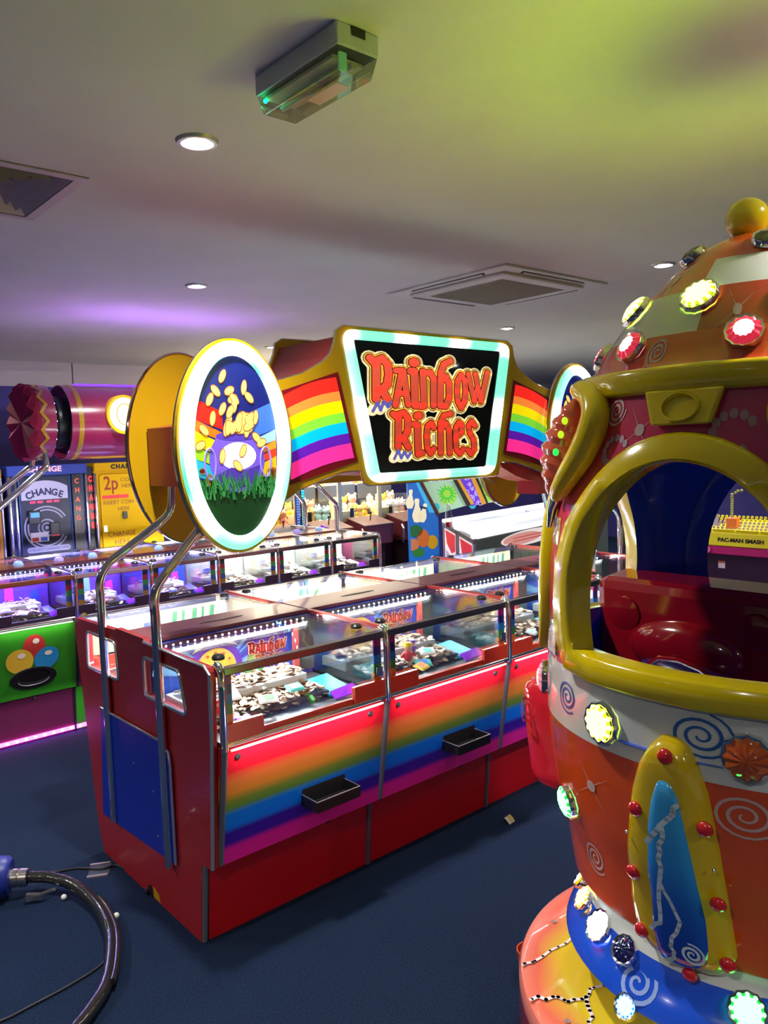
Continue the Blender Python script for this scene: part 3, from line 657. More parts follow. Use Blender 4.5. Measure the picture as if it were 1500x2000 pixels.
# centre name board
trap_o = [(2.0, 2.128), (3.06, 2.128), (2.90, 1.498), (2.125, 1.498)]
trap_o = [(CX - 0.525, 2.13), (CX + 0.525, 2.13), (CX + 0.39, 1.498), (CX - 0.41, 1.498)]
trap_i = [(CX - 0.465, 2.088), (CX + 0.45, 2.088), (CX + 0.325, 1.538), (CX - 0.345, 1.538)]
def dense(p, per=14):
    out = []
    for i in range(len(p)):
        a, b = Vector(p[i]), Vector(p[(i + 1) % len(p)])
        out += [tuple(a + (b - a) * k / per) for k in range(per)]
    return out
def resample(loop, n):
    L = [0]; N = len(loop)
    for i in range(N): L.append(L[-1] + (Vector(loop[i]) - Vector(loop[(i + 1) % N])).length)
    out = []
    for k in range(n):
        d = L[-1] * k / n; i = max(j for j in range(N) if L[j] <= d + 1e-9)
        f = (d - L[i]) / max(1e-9, L[i + 1] - L[i]); out.append(tuple(Vector(loop[i]).lerp(Vector(loop[(i + 1) % N]), f)))
    return out
ro, ri = rpoly(trap_o, 0.07, 8), rpoly(trap_i, 0.012, 8)
# pair loops point for point
for y, fr_, sgn, sd in ((YF - 0.0005, FY, 1, (9, 0.6)), (YR + 0.0005, RYb, -1, (9, 1.9))):
    ledring(ro, ri, y, 'name_board_light', sgn, sd) if False else None
def corner_dense(loop_o, loop_i, per=10):
    O, I = [], []
    n = len(loop_o)
    for i in range(n):
        j = (i + 1) % n; d = (Vector(loop_o[i]) - Vector(loop_o[j])).length; k = max(1, int(d / 0.02))
        for q in range(k):
            f = q / k; O.append(tuple(Vector(loop_o[i]).lerp(Vector(loop_o[j]), f))); I.append(tuple(Vector(loop_i[i]).lerp(Vector(loop_i[j]), f)))
    return O, I
O_, I_ = corner_dense(ro, ri)
ledring(O_, I_, YF - 0.001, 'name_board_light', 1, (9, 0.6))
ledring(O_, I_, YR + 0.001, 'name_board_light', -1, (9, 1.9))
MB().prism(rpoly(trap_i, 0.01), [], 0.001, 0.004, FY).build('name_glass', mat('black glass', (0.004, 0.006, 0.005), 0.03, coat=1.0), sg)
MB().prism(rpoly(trap_i, 0.01), [], 0.001, 0.004, RYb).build('name_glass', mat('black glass', 0), sg)
L_CREAM = mat('letter cream', '#f8e8b8', 0.4, emit=0.75)
L_BROWN = mat('letter brown', '#5a2c10', 0.4, emit=0.08)
L_GOLD = mat('letter gold', '#f2b84a', 0.4, emit=0.75)
L_RED = rampmat('letter red', [(0.0, '#bc3a2a'), (0.5, '#d64a36'), (1.0, '#f4644c')], 'Z', 1.55, 2.08, emit=0.85, rough=0.4)
logo('name', [('letter_outline', 0.034, L_CREAM), ('letter_shadow', 0.021, L_BROWN), ('letter_inner', 0.016, L_GOLD), ('letter_line', 0.0065, L_BROWN), ('letter_face', 0.0, L_RED)], sg, 2.5 + 0.0, 1.82, 1.0, FY, 0.006)
for nm, ex, m, d in (('shoe_outline', 0.026, L_CREAM, 0.0065), ('shoe_print', 0.0, mat('shoe violet', '#7a78c8', 0.4, emit=0.5), 0.0115)):
    mb = MB()
    for wd, paths in LOGO['shoe']:
        for p in paths: stroke(mb, p, wd * 0.72 + ex, d, FY, kx=1.45)
    mb.build(nm, m, sg)['kind'] = 'stuff'
# rainbow wings
wing = [(1.70, 1.872), (1.981, 1.955), (2.068, 1.594), (1.716, 1.511)]
for mir in (0, 1):
    P = [Vector((2 * CX - u if mir else u, v)) for u, v in wing]
    c = sum(P, Vector((0, 0))) / 4
    MB().prism([tuple(p) for p in P], [], 0.0, 0.003, FY).build('wing_frame', mat('wing frame', '#7a1020', 0.3), sg)
    Q = [c + (p - c) * 0.9 for p in P]; fr_ = [0, 0.17, 0.285, 0.43, 0.55, 0.69, 0.815, 1.0]
    for k in range(7):
        a, b = fr_[k], fr_[k + 1]
        l0, l1 = Q[0].lerp(Q[3], a), Q[0].lerp(Q[3], b); r0, r1 = Q[1].lerp(Q[2], a), Q[1].lerp(Q[2], b)
        bow = lambda p, q, s_: [tuple(p.lerp(q, t / 6) + Vector((0, 0.012 * math.sin(PI * t / 6)))) for t in range(7)]
        MB().flat(bow(l0, r0, 1) + list(reversed(bow(l1, r1, 1))), FY, 0.004).build('wing_stripe', mat('wing ' + str(k), RAIN7[k], 0.25, emit=0.75, coat=0.4), sg)
# oval ends
def oval(cx, y, frf, sgn, art):
    A, B = 0.238, 0.386
    cz = 1.668
    MB().prism(ellipse(cx, cz, A, B, 64), [], -0.014, 0.012, frf).build('oval_board', SIGNYEL, sg)
    chrome_edge(ellipse(cx, cz, A, B, 64), y + sgn * 0.012, 'oval_trim')
    if not art: return
    ledring(ellipse(cx, cz, 0.230, 0.377, 72), ellipse(cx, cz, 0.170, 0.324, 72), y - sgn * 0.013, 'oval_light', sgn, (5, 0.3))
    F = lambda u, v, d: frf(u, v, d + 0.013)
    a, b = 0.171, 0.325
    MB().flat(ellipse(cx, cz, a, b, 56), F, 0.0005).build('oval_print', mat('print navy', '#0c1a6a', 0.3, emit=0.45), sg)
    def clip(poly):
        """keep a printed shape inside the oval"""
        out = []
        for u, v in poly:
            du, dv = (u - cx) / a, (v - cz) / b; r = math.hypot(du, dv)
            out.append((cx + du / r * a * 0.998, cz + dv / r * b * 0.998) if r > 0.998 else (u, v))
        return out
    def band(top, bot, name, c, d, e=0.6):
        n = len(top); MB().flat(clip(top + list(reversed(bot))), F, d).build(name, mat('print ' + c, c, 0.35, emit=e), sg)
    xs = [cx - 0.171 + 0.114 * k / 8 * 1.0 for k in range(9)]
    rb = [(0.175, '#d01818'), (0.10, '#f06818'), (0.06, '#f8c810'), (0.005, '#8cc820'), (-0.04, '#20a0c0')]
    for k, (h, c) in enumerate(rb):
        h2 = rb[k + 1][0] if k < 4 else -0.10
        band([(x, cz + h - (x - xs[0]) * 0.45) for x in xs], [(x, cz + h2 - (x - xs[0]) * 0.35) for x in xs], 'print_rainbow', c, 0.001)
    ys = [cx + 0.05 + 0.115 * k / 8 for k in range(9)]
    rb = [(0.165, '#3a6ae0'), (0.06, '#90c8f0'), (0.02, '#f08820'), (-0.01, '#e83a18'), (-0.04, '#f0a818')]
    for k, (h, c) in enumerate(rb):
        h2 = rb[k + 1][0] if k < 4 else -0.13
        band([(x, cz + h + (x - ys[-1]) * 0.4) for x in ys], [(x, cz + h2 + (x - ys[-1]) * 0.3) for x in ys], 'print_sky', c, 0.001)
    # grass
    gz = cz - 0.135
    base = clip([(cx - a * 1.1, gz)] + [(cx + a * math.sin(q), cz - b * math.cos(q)) for q in [(-1 + k / 12) * 1.15 for k in range(25)]] + [(cx + a * 1.1, gz)])
    MB().flat(base, F, 0.0015).build('print_lawn', mat('print lawn', '#0c3a1c', 0.35, emit=0.3), sg)
    rnd = random.Random(3)
    # pot
    pot = [(cx - 0.085, cz + 0.035), (cx - 0.115, cz - 0.02), (cx - 0.11, cz - 0.085), (cx - 0.06, cz - 0.15), (cx, cz - 0.165), (cx + 0.06, cz - 0.15), (cx + 0.105, cz - 0.085), (cx + 0.108, cz - 0.02), (cx + 0.08, cz + 0.035)]
    MB().flat([tuple(p[:2]) for p in smooth_path([(u, v, 0) for u, v in pot], 4)], F, 0.002).build('print_pot', mat('print pot', '#6a50c8', 0.35, emit=0.6), sg)
    MB().flat(ellipse(cx, cz - 0.035, 0.075, 0.05, 24), F, 0.0024).build('print_pot_shine', mat('print shine', '#f2f4ff', 0.35, emit=0.9), sg)
    MB().flat([(cx - 0.09, cz - 0.10), (cx - 0.03, cz - 0.075), (cx + 0.03, cz - 0.088), (cx + 0.09, cz - 0.07), (cx + 0.075, cz - 0.13), (cx, cz - 0.155), (cx - 0.07, cz - 0.14)], F, 0.0026).build('print_pot_shade', mat('print pot shade', '#4a30a0', 0.35, emit=0.5), sg)
    MB().flat(ellipse(cx, cz + 0.038, 0.088, 0.017, 28), F, 0.0028).build('print_pot_rim', mat('print rim', '#4a36a8', 0.35, emit=0.6), sg)
    for s_ in (-1, 1):
        mb = MB(); mb.tube([F(cx + s_ * 0.115 + 0.022 * math.cos(q), cz - 0.06 + 0.055 * math.sin(q), 0.003) for q in [2 * PI * k / 20 for k in range(20)]], 0.004, 5, closed=True)
        mb.build('print_pot_handle', mat('print handle', '#8a78d8', 0.35, emit=0.6), sg)
    co = [(-0.05, 0.25), (-0.08, 0.198), (-0.025, 0.199), (0.036, 0.212), (-0.105, 0.167), (0.056, 0.176), (-0.013, 0.17), (-0.097, 0.101), (-0.056, 0.134), (-0.133, 0.06), (-0.15, 0.006), (0.079, 0.104), (0.057, 0.07), (0.08, 0.03), (0.1, 0.01), (-0.066, -0.034), (0.02, -0.017), (-0.005, -0.07), (0.029, 0.105), (-0.008, 0.147)]
    for k in range(26):
        co.append((rnd.uniform(-0.065, 0.06), 0.055 + abs(rnd.gauss(0, 0.035))))
    cm = [mat('print coin a', '#f2c868', 0.35, emit=0.7), mat('print coin b', '#9a5a20', 0.35, emit=0.35)]
    shared = {}
    for k, (du, dv) in enumerate(co):
        key = k % 4
        if key not in shared:
            mb = MB(); an = (0.9, -0.6, 0.3, 1.3)[key]; ca, sa = math.cos(an), math.sin(an); s_ = 0.75
            E_ = lambda q, A_, B_: (A_ * math.cos(q) * ca - B_ * math.sin(q) * sa, A_ * math.cos(q) * sa + B_ * math.sin(q) * ca)
            for A_, B_, d, m in ((0.030, 0.017, 0, 1), (0.026, 0.0135, 0.0004, 0)):
                mb.quad([( (E_(2 * PI * i / 14, A_, B_))[0] * s_, -sgn * d, (E_(2 * PI * i / 14, A_, B_))[1]) for i in range(14)], m)
            o = mb.build('printed_coin', cm, sg); shared[key] = o
        else:
            o = shared[key].copy(); COL.objects.link(o)
        o.location = F(cx + du, cz + dv, 0.0032 + 0.00005 * k)
    mb = MB()
    for k in range(150):
        u = cx + rnd.uniform(-0.165, 0.165); v = gz - rnd.uniform(-0.005, 0.06); h = rnd.uniform(0.03, 0.07); l = rnd.uniform(-0.02, 0.02); wv = 0.004
        mb.quad([F(*p, 0.0056 + 0.00001 * k) for p in clip([(u - wv, v), (u + wv, v), (u + l, v + h)])], k % 2)
    mb.build('print_grass', [mat('print grass a', '#1c6a34', 0.35, emit=0.4), mat('print grass b', '#3c8a48', 0.35, emit=0.4)], sg)['kind'] = 'stuff'
    for s_ in (-1, 1):
        for k in range(6):
            MB().flat(ellipse(cx + s_ * rnd.uniform(0.12, 0.15), cz - rnd.uniform(0.08, 0.14), 0.012, 0.009, 10), F, 0.004).build('printed_gold', cm[1], sg)
OC = 1.49
oval(OC, YF - 0.012, lambda u, v, d: (u, YF - 0.012 - d, v), 1, True)
oval(2 * CX - OC, YF - 0.012, lambda u, v, d: (u, YF - 0.012 - d, v), 1, True)
oval(OC + 0.03, YR + 0.012, lambda u, v, d: (u, YR + 0.012 + d, v), -1, False)
oval(2 * CX - OC - 0.03, YR + 0.012, lambda u, v, d: (u, YR + 0.012 + d, v), -1, False)
LB = mat('sign box bright red', '#b8302a', 0.35, coat=0.15)
MB().prism([(1.42, 1.375), (1.68, 1.375), (1.68, 1.53), (1.42, 1.53)], [], 0.0, 0.14, lambda u, v, d: (u, YF + 0.03 + d, v)).build('lower_box', LB, sg)
MB().prism([(3.30, 1.375), (3.64, 1.375), (3.64, 1.53), (2.98, 1.575), (3.02, 1.525), (3.12, 1.48), (3.22, 1.452), (3.30, 1.44)], [], 0.0, 0.14, lambda u, v, d: (u, YF + 0.03 + d, v)).build('lower_box', LB, sg)
# chrome poles, bolted to the red end panel
for y0, yb in ((2.53, 2.53), (3.01, 2.965)):
    for mir in (0, 1):
        pts = [(1.150, y0, 0.205), (1.150, y0, 1.10)]
        bend = smooth_path([(1.150, y0, 1.10), (1.150, y0, 1.155), (1.166, y0, 1.20), (1.20, y0, 1.24)], 5)
        top = smooth_path([(1.36, yb - 0.0, 1.375), (1.395, yb - 0.01, 1.41), (1.41, yb - 0.02, 1.45), (1.412, yb - 0.03, 1.53)], 5)
        P = pts[:1] + bend + top
        P = [(2 * 2.583 - p[0] if mir else p[0], p[1] + (0.05 if (y0 < 2.7 and p[2] > 1.3) else 0) - (0.05 if (y0 > 2.7 and p[2] > 1.3) else 0), p[2]) for p in P]
        MB().tube(P, 0.0165, 14).build('pole', CHROME, sg, True)
# ------------------------------------------------------------------ second row of pushers, balloon fronts
GREENP = mat('green laminate', '#35961f', 0.35, coat=0.15)
PURP = mat('purple laminate', '#6a2148', 0.35, coat=0.15)
PINKLED = mat('pink led', (1, 0.1, 0.9), 0.4, emit=16.0, ecol=(1.0, 0.22, 0.92))
BAL = [mat('balloon red', '#c23a34', 0.35), mat('balloon yellow', '#e8c038', 0.35), mat('balloon blue', '#2a94d0', 0.35), mat('balloon shine', '#f4e8d8', 0.4)]
MULTI = [mat('strip ' + n, c, 0.35) for n, c in (('s1', '#204a50'), ('s2', '#802028'), ('s3', '#2a7a40'), ('s4', '#204a90'), ('s5', '#8a6a20'), ('s6', '#601820'))]
BARMIX = [mat('bar grey', (0.25, 0.24, 0.25), 0.25, 0.9), mat('bar bronze', '#9a5a3c', 0.3, 0.4), mat('bar silver', (0.6, 0.6, 0.62), 0.2, 0.9)]
R2X, R2Y, R2P = 1.15, 5.2, 0.468
r2l = ['half hidden pusher unit beyond the left edge of the view', 'balloon printed green pusher unit with pink floor lights at the left edge', 'violet lit pusher unit behind the red end panel, beside the balloon printed one', 'violet lit pusher unit seen between the two chrome poles of the big sign', 'white lit pusher unit right under the first oval sign, in the far row', 'white lit pusher unit second from the right end of the far row', 'white lit pusher unit at the right end of the far row']
art_sets = [[ART_PURPLE, ART_BLUE, ART_PINK], [ART_PURPLE, ART_PINK, ART_SKY], [ART_BLUE, ART_PINK, ART_WHITE], [ART_WHITE, ART_CREAM, ART_WHITE]]
PURPLE_L, WHITE_L = (0.33, 0.27, 1.0), (1.0, 0.96, 0.98)
for i in range(-1, 6):
    pur = i <= 2
    odd = i % 2
    st = dict(rail_w=0.2, kick=GREENP if odd else PURP, front=PURP if odd else GREENP, metal=CHROME, sill=mat('sill dark', (0.03, 0.02, 0.04), 0.3), strips=MULTI, bar=BARMIX[(i + 1) % 3] if pur else ST['bar'],
              chute=mat('chute blue lit', '#3a40e0', 0.3, emit=0.4) if pur else mat('chute white', '#d8d8f0', 0.3, emit=0.15), art=art_sets[min(3, max(0, i))][0], led=LEDWHITE if not pur else mat('cool led', (0.8, 0.9, 1), 0.4, emit=12, ecol=(0.72, 0.85, 1.0)), power=E_CAB * (1.4 if pur else 1.7), lcol=PURPLE_L if pur else WHITE_L, cap=mat('cap brown', '#6a3434', 0.3, coat=0.3), post=mat('post dark', (0.05, 0.05, 0.06), 0.3, 0.7), rib=mat('rib steel', (0.35, 0.33, 0.36), 0.2, 0.9))
    t = cabinet(R2X + i * R2P, R2Y, R2P, st, r2l[i + 1], 'balloon coin pusher row')
    posts(t, 0.0, st)
    if i == 5: posts(t, R2P, st)
    fr = lambda u, v, d: (u, -0.119 - d, v)
    A = art_sets[min(3, max(0, i))]
    rnd = random.Random(20 + i)
    for k in range(5):
        u = 0.05 + k * 0.075; h = rnd.uniform(0.05, 0.17)
        MB().flat([(u, 0.74), (u + 0.06, 0.74), (u + 0.055, 0.76 + h), (u + 0.01, 0.75 + h)], fr, 0.002).build('art_shape', A[k % 3], t)
    for k in range(3): MB().flat(ellipse(0.10 + k * 0.12, 0.90, 0.035, 0.028, 14), fr, 0.003).build('art_disc', A[(k + 1) % 3], t)
    # dome lamps on the cap
    for k, u in enumerate((0.12, 0.34)):
        MB().lathe([(0.030, 0.982), (0.028, 0.996), (0.018, 1.008), (0, 1.012)], 14, center=(u, 0.02, 0)).build('dome_lamp', mat('dome lamp blue', '#8fb4e8', 0.3, emit=0.5) if k else mat('dome lamp violet', '#a898e8', 0.3, emit=0.5), t, True)
    # pink light strip along the floor
    mb = MB(); n = 9
    MB().box(0.0, R2P, -0.44, -0.432, 0.012, 0.034).build('floor_strip', mat('pink strip', (0.9, 0.08, 0.8), 0.4, emit=3.5, ecol=(1.0, 0.08, 0.85)), t)
    for k in range(n): mb.ell(((k + 0.5) * R2P / n, -0.443, 0.023), 0.0075, 8, 6)
    mb.build('floor_leds', PINKLED, t, True)['kind'] = 'stuff'
    # balloons and payout cup on the front panel
    ff = lambda u, v, d: (u, -0.58 + (0.705 - v) * 0.1387 - d - 0.001, v)
    for (u, v, a, b, rot), m in zip(((0.225, 0.585, 0.062, 0.072, 0.0), (0.145, 0.513, 0.075, 0.07, -0.3), (0.292, 0.508, 0.072, 0.062, 0.5)), BAL):
        pts = [(u + a * math.cos(q) * math.cos(rot) - b * math.sin(q) * math.sin(rot), v + a * math.cos(q) * math.sin(rot) + b * math.sin(q) * math.cos(rot)) for q in [2 * PI * k / 30 for k in range(30)]]
        MB().flat(pts, ff, 0.0012 if m is BAL[0] else 0.002).build('balloon_print', m, t)
        MB().flat(ellipse(u + 0.01, v + b * 0.45, a * 0.3, b * 0.22, 14), ff, 0.003).build('balloon_shine', mat('balloon shine', 0), t)
    MB().prism(ellipse(0.215, 0.405, 0.128, 0.062, 36), [ellipse(0.22, 0.412, 0.085, 0.036, 28)], 0.0, 0.012, ff).build('cup_surround', BLACK, t, bevel=0.003)
    MB().flat(ellipse(0.22, 0.412, 0.086, 0.037, 28), ff, 0.002).build('cup_hollow', mat('cup hollow', (0.004, 0.004, 0.005), 0.6), t)
    MB().tube([ff(0.215 + 0.085 * math.cos(q), 0.392 + 0.03 * math.sin(q), 0.012) for q in [PI + PI * k / 12 for k in range(13)]], 0.004, 6).build('cup_lip', mat('cup lip', (0.15, 0.15, 0.17), 0.3), t)
    for u in (0.235,): MB().lathe([(0, 0.006), (0.009, 0.004), (0.011, 0)], 12, center=(u, -0.47, 0.262), axis='Y').build('kick_lock', DARKMETAL, t, True)
    bx = R2X + i * R2P
    if i >= 0:
        coins('coin_pile', bx + 0.04, bx + R2P - 0.13, 4.72, 5.04, lambda x, y: 0.787 if y > R2Y - 0.295 else (0.747 if y > R2Y - 0.44 else 0.724), 170, 'coins and tokens heaped inside the far row unit, %s' % ['balloon printed one at the left edge', 'second violet lit one', 'third violet lit one', 'first white lit one', 'second white lit one', 'last one at the right end'][i], m=COINW)
        for k in range(4):
            cols = random.sample(range(9), 2) if pur else random.choice([(3, 7), (3, 8), (3, 4)])
            packet(bx + 0.07 + k * 0.075, 4.78 + 0.07 * (k % 2), 0.765 if k % 2 else 0.75, mat('lilac wrap', '#b8a8f0', 0.35) if (pur and k % 2) else PR[cols[0]], PR[cols[1]], ['left most', 'second', 'third', 'right most'][k] + ' small prize packet inside the far row unit, ' + ['balloon printed one', 'second violet lit one', 'third violet lit one', 'first white lit one', 'second white lit one', 'right end one'][i], random.uniform(-0.8, 0.8), 0.35, 0.9)
        MB_ = thing('ball_prize', 'round blue prize ball in the far row unit, ' + ['balloon printed one', 'second violet lit one', 'third violet lit one', 'first white lit one', 'second white lit one', 'right end one'][i], 'ball', (bx + 0.12, 5.0, 0.787))
        MB().ell((0, 0, 0.028), 0.028, 14, 10).build('ball', mat('ball blue', '#4a5ae0', 0.3), MB_, True)
        MB().lathe([(0.0285, -0.004), (0.0288, 0), (0.0285, 0.004)], 16, center=(0, 0, 0.028)).build('ball_band', mat('toy white', 0), MB_, True)
# end panel of the far row
fe2 = lambda u, v, d: (6 * R2P * 0 + R2P + d, u - R2Y, v)
MB().prism(rpoly([(4.77, 0), (5.63, 0), (5.79, 0.93), (5.78, 0.975), (4.62, 0.975), (4.61, 0.93)], 0.01), [rpoly([(4.68, 0.75), (4.95, 0.75), (4.95, 0.93), (4.68, 0.93)], 0.02), rpoly([(5.45, 0.75), (5.72, 0.75), (5.72, 0.93), (5.45, 0.93)], 0.02)], 0.0, 0.012, fe2).build('end_panel', PURP, t)

# ------------------------------------------------------------------ wrapped-sweet shaped sign over the far row
CRK = mat('cracker crimson', '#a02a58', 0.22, coat=0.6)
CRKD = mat('cracker crepe', '#8a1c3c', 0.75, spec=0.15)
cs = thing('cracker_sign', 'crimson cracker shaped sign with yellow rings and lit round emblem above the far row', 'sign', (0, 0, 0))
cy, cz, cr = 5.2, 1.872, 0.238
def tubeX(x0, x1, r0, r1, name, m, n=48, th=0.006):
    MB().lathe([(r0, x0), (r1, x1), (r1 - th, x1), (r0 - th, x0), (r0, x0)], n, center=(0, cy, cz), axis='X').build(name, m, cs, True)
xl, xr = 1.79, 3.32
tubeX(xl, xr, cr, cr, 'barrel', CRK)
for x in (xl + 0.045, xr - 0.075): tubeX(x, x + 0.03, cr + 0.002, cr + 0.002, 'yellow_ring', SIGNYEL)
MB().lathe([(0.0, xl + 0.10), (cr - 0.007, xl + 0.10)], 32, center=(0, cy, cz), axis='X').build('barrel_back', BLACK, cs)
MB().lathe([(0.0, xr - 0.10), (cr - 0.007, xr - 0.10)], 32, center=(0, cy, cz), axis='X').build('barrel_back', BLACK, cs)
for mir in (0, 1):
    MX_ = (lambda x: xl + xr - x) if mir else (lambda x: x)
    # twisted neck and zigzag flared end
    tubeX(MX_(1.60), MX_(1.70), cr - 0.004, cr - 0.004, 'end_cap', CRK)
    n = 28; mb = MB(); vs = []; A = []
    for k in range(n):
        a = 2 * PI * k / n; z_ = 1 if k % 2 else 0
        A.append(a)
        for x, r in ((1.61, cr - 0.002), (1.585, cr + 0.004 * z_), (1.535 + 0.03 * z_, cr * (0.93 + 0.1 * z_))):
            vs.append((MX_(x), cy + r * math.cos(a), cz + r * math.sin(a)))
    fs = []
    for k in range(n):
        j = (k + 1) % n
        for q in range(2): fs.append((k * 3 + q, j * 3 + q, j * 3 + q + 1, k * 3 + q + 1))
    mb.add(vs, fs); mb.add([(MX_(1.56), cy, cz)], []); c0 = len(mb.v) - 1
    for k in range(n): mb.f.append((k * 3 + 2, ((k + 1) % n) * 3 + 2, c0)); mb.m.append(0)
    mb.build('crepe_end', CRKD, cs)
    mb = MB(); zz = []
    for k in range(2 * n // 2 + 1):
        a = 2 * PI * k / n; x = 1.635 - (0.035 if k % 2 else 0.0)
        zz.append((a, x))
    vs = []
    for a, x in zz:
        for dx in (0, 0.022): vs.append((MX_(x + dx), cy + (cr + 0.0015) * math.cos(a), cz + (cr + 0.0015) * math.sin(a)))
    mb.add(vs, [(2 * i, 2 * i + 2, 2 * i + 3, 2 * i + 1) for i in range(len(zz) - 1)]); mb.build('zigzag_stripe', SIGNYEL, cs)
    MB().lathe([(cr * 0.88, MX_(1.69)), (cr * 0.7, MX_(1.74)), (cr * 0.7, MX_(1.80))], 32, center=(0, cy, cz), axis='X').build('neck', BLACK, cs, True)
    mb = MB()
    for k in range(24):
        a = 2 * PI * k / 24; mb.ell((MX_(1.702), cy + (cr - 0.02) * math.cos(a), cz + (cr - 0.02) * math.sin(a)), 0.006, 6, 4)
    mb.build('neck_leds', mat('blue led', (0.1, 0.4, 1), 0.4, emit=12, ecol=(0.15, 0.45, 1.0)), cs)['kind'] = 'stuff'
    for y0 in (4.98, 5.42):
        P = [(MX_(1.13), y0, 0.985), (MX_(1.13), y0, 1.16)] + smooth_path([(MX_(1.14), y0, 1.20), (MX_(1.18), y0, 1.235), (MX_(1.60), y0 + (0.06 if y0 < 5.2 else -0.06), 1.56), (MX_(1.645), y0 + (0.08 if y0 < 5.2 else -0.08), 1.60), (MX_(1.65), y0 + (0.10 if y0 < 5.2 else -0.10), 1.70)], 5)
        if mir: P = [(p[0] - 0.14 * min(1, max(0, (1.65 - p[2]) / 0.45)), p[1], p[2]) for p in P]
        MB().tube(P, 0.019, 12).build('pole', CHROME, cs, True)
MB().box(1.9, 3.2, cy - 0.02, cy + 0.02, cz + cr - 0.002, cz + cr + 0.012).build('added_uplight', mat('violet added uplight', '#8040ff', 0.4, emit=2.0), cs)  # glowing strip added on the barrel, mostly out of view, to colour the ceiling
light('added_uplight_lamp', 'AREA', cs, (2.55, cy, cz + cr + 0.016), 3.2, (0.52, 0.25, 1.0), 1.2, sy=0.04, rot=(PI, 0, 0))  # added violet uplight for the ceiling, no such fitting on the sign
fc = lambda u, v, d: (u, cy - math.sqrt(max(0, (cr + 0.004) ** 2 - (v - cz) ** 2)) - d, v)
fcl = lambda u, v, d: (u, cy - cr - 0.012 - d, v)
for k, x in enumerate((2.12, 2.99)):
    MB().prism(ellipse(x, cz + 0.04, 0.115, 0.125, 36), [], -0.06, 0.004, fcl).build('emblem_rim', mat('emblem yellow', '#f0b820', 0.3, emit=0.5), cs)
    MB().prism(ellipse(x, cz + 0.04, 0.098, 0.108, 36), [], 0.004, 0.008, fcl).build('emblem_disc', mat('emblem pale', '#f8dcd0', 0.3, emit=0.9), cs)
    MB().prism(ellipse(x, cz + 0.04, 0.055, 0.07, 30), [ellipse(x, cz + 0.04, 0.050, 0.065, 30)], 0.008, 0.010, fcl).build('emblem_ring', mat('emblem gold', '#d8a830', 0.3, emit=0.4), cs)
    MB().prism(ellipse(x + 0.0, cz + 0.04, 0.045, 0.058, 28), [], 0.008, 0.0095, fcl).build('emblem_centre', mat('emblem glow', '#fff0c0', 0.3, emit=1.6), cs)

# ------------------------------------------------------------------ change machines
def tx(n, s, size, m, t, u, y, v, sx=1.0, off=0.0, sp=1.0): return text(n, s, size, m, t, (u, y, v), sx=sx, offset=off, spacing=sp)
CB = mat('change blue', '#0e2264', 0.4, coat=0.1)
CN = mat('change navy print', '#090f34', 0.4)
CSIL = mat('silver print', '#9a9ab4', 0.35)
t = thing('change_machine', 'blue change machine with arched white lettering and ring print, at the far left', 'change machine', (1.93, 6.9, 0))
W_ = 0.655
MB().box(0.0, W_, 0.02, 0.6, 0, 1.585).build('cabinet_body', CB, t, bevel=0.008)
MB().box(0.0, W_, -0.01, 0.02, 1.505, 1.59).build('header', mat('header blue', '#1c3a98', 0.35, coat=0.3), t, bevel=0.004)
tx('header_lettering', 'CHANGE', 0.062, mat('lit pink letters', '#f0a8b0', 0.4, emit=0.9), t, 0.29, -0.012, 1.553, 1.15, 0.002)
for x in (0.012, 0.06, W_ - 0.012): MB().tube([(x, 0.01, 0.0), (x, 0.01, 1.50)], 0.014, 10).build('chrome_upright', CHROME, t, True)
MB().box(0.085, 0.50, 0.005, 0.02, 0.75, 1.49).build('door', CN, t, bevel=0.004)
MB().tube([(0.085, 0.002, 0.75), (0.085, 0.002, 1.49), (0.50, 0.002, 1.49), (0.50, 0.002, 0.75)], 0.006, 8, closed=True).build('door_trim', mat('door trim blue', '#3a5a9a', 0.3, 0.3), t)
fc_ = lambda u, v, d: (u, 0.004 - d, v)
arc = [(0.29 + 0.36 * math.sin(q), 1.10 + 0.36 * math.cos(q)) for q in [(-0.56 + 1.12 * k / 14) for k in range(15)]]
MB().flat([(0.10, 1.30)] + arc + [(0.48, 1.30)], fc_, 0.001).build('arch_sign', mat('arch white', '#b8b4cc', 0.35, emit=0.1), t)
for k, ch in enumerate('CHANGE'):
    q = -0.44 + 0.88 * k / 5
    text('arch_lettering', ch, 0.078, mat('arch navy', '#10184a', 0.4), t, (0.29 + 0.305 * math.sin(q), 0.0015, 1.06 + 0.305 * math.cos(q)), (PI / 2, q * 0.8, 0), 0.95, 0.003)
for k, (ro_, ri_) in enumerate(((0.185, 0.172), (0.158, 0.146), (0.075, 0.062), (0.045, 0.032))):
    mb = MB(); a0, a1 = (0.5, 2 * PI - 0.5) if k < 2 else (0.45, 2 * PI - 0.45); n = 40
    vs = []
    for i in range(n + 1):
        a = a0 + (a1 - a0) * i / n
        for r in (ro_, ri_): vs.append(fc_(0.29 + r * math.cos(a), 1.06 + r * math.sin(a) * 1.0, 0.0015))
    mb.add(vs, [(2 * i, 2 * i + 1, 2 * i + 3, 2 * i + 2) for i in range(n)]); mb.build('ring_print', CSIL, t)
MB().flat(ellipse(0.29, 1.06, 0.015, 0.015, 16), fc_, 0.0015).build('ring_centre', CSIL, t)
MB().box(0.14, 0.235, -0.03, 0.005, 1.10, 1.21).build('card_reader', BLACK, t, bevel=0.005)
MB().box(0.155, 0.225, -0.032, -0.029, 1.155, 1.195).build('reader_screen', mat('reader screen', '#3a8af0', 0.3, emit=0.9), t)
MB().box(0.31, 0.385, -0.025, 0.005, 1.0, 1.10).build('note_slot', BLACK, t, bevel=0.005)
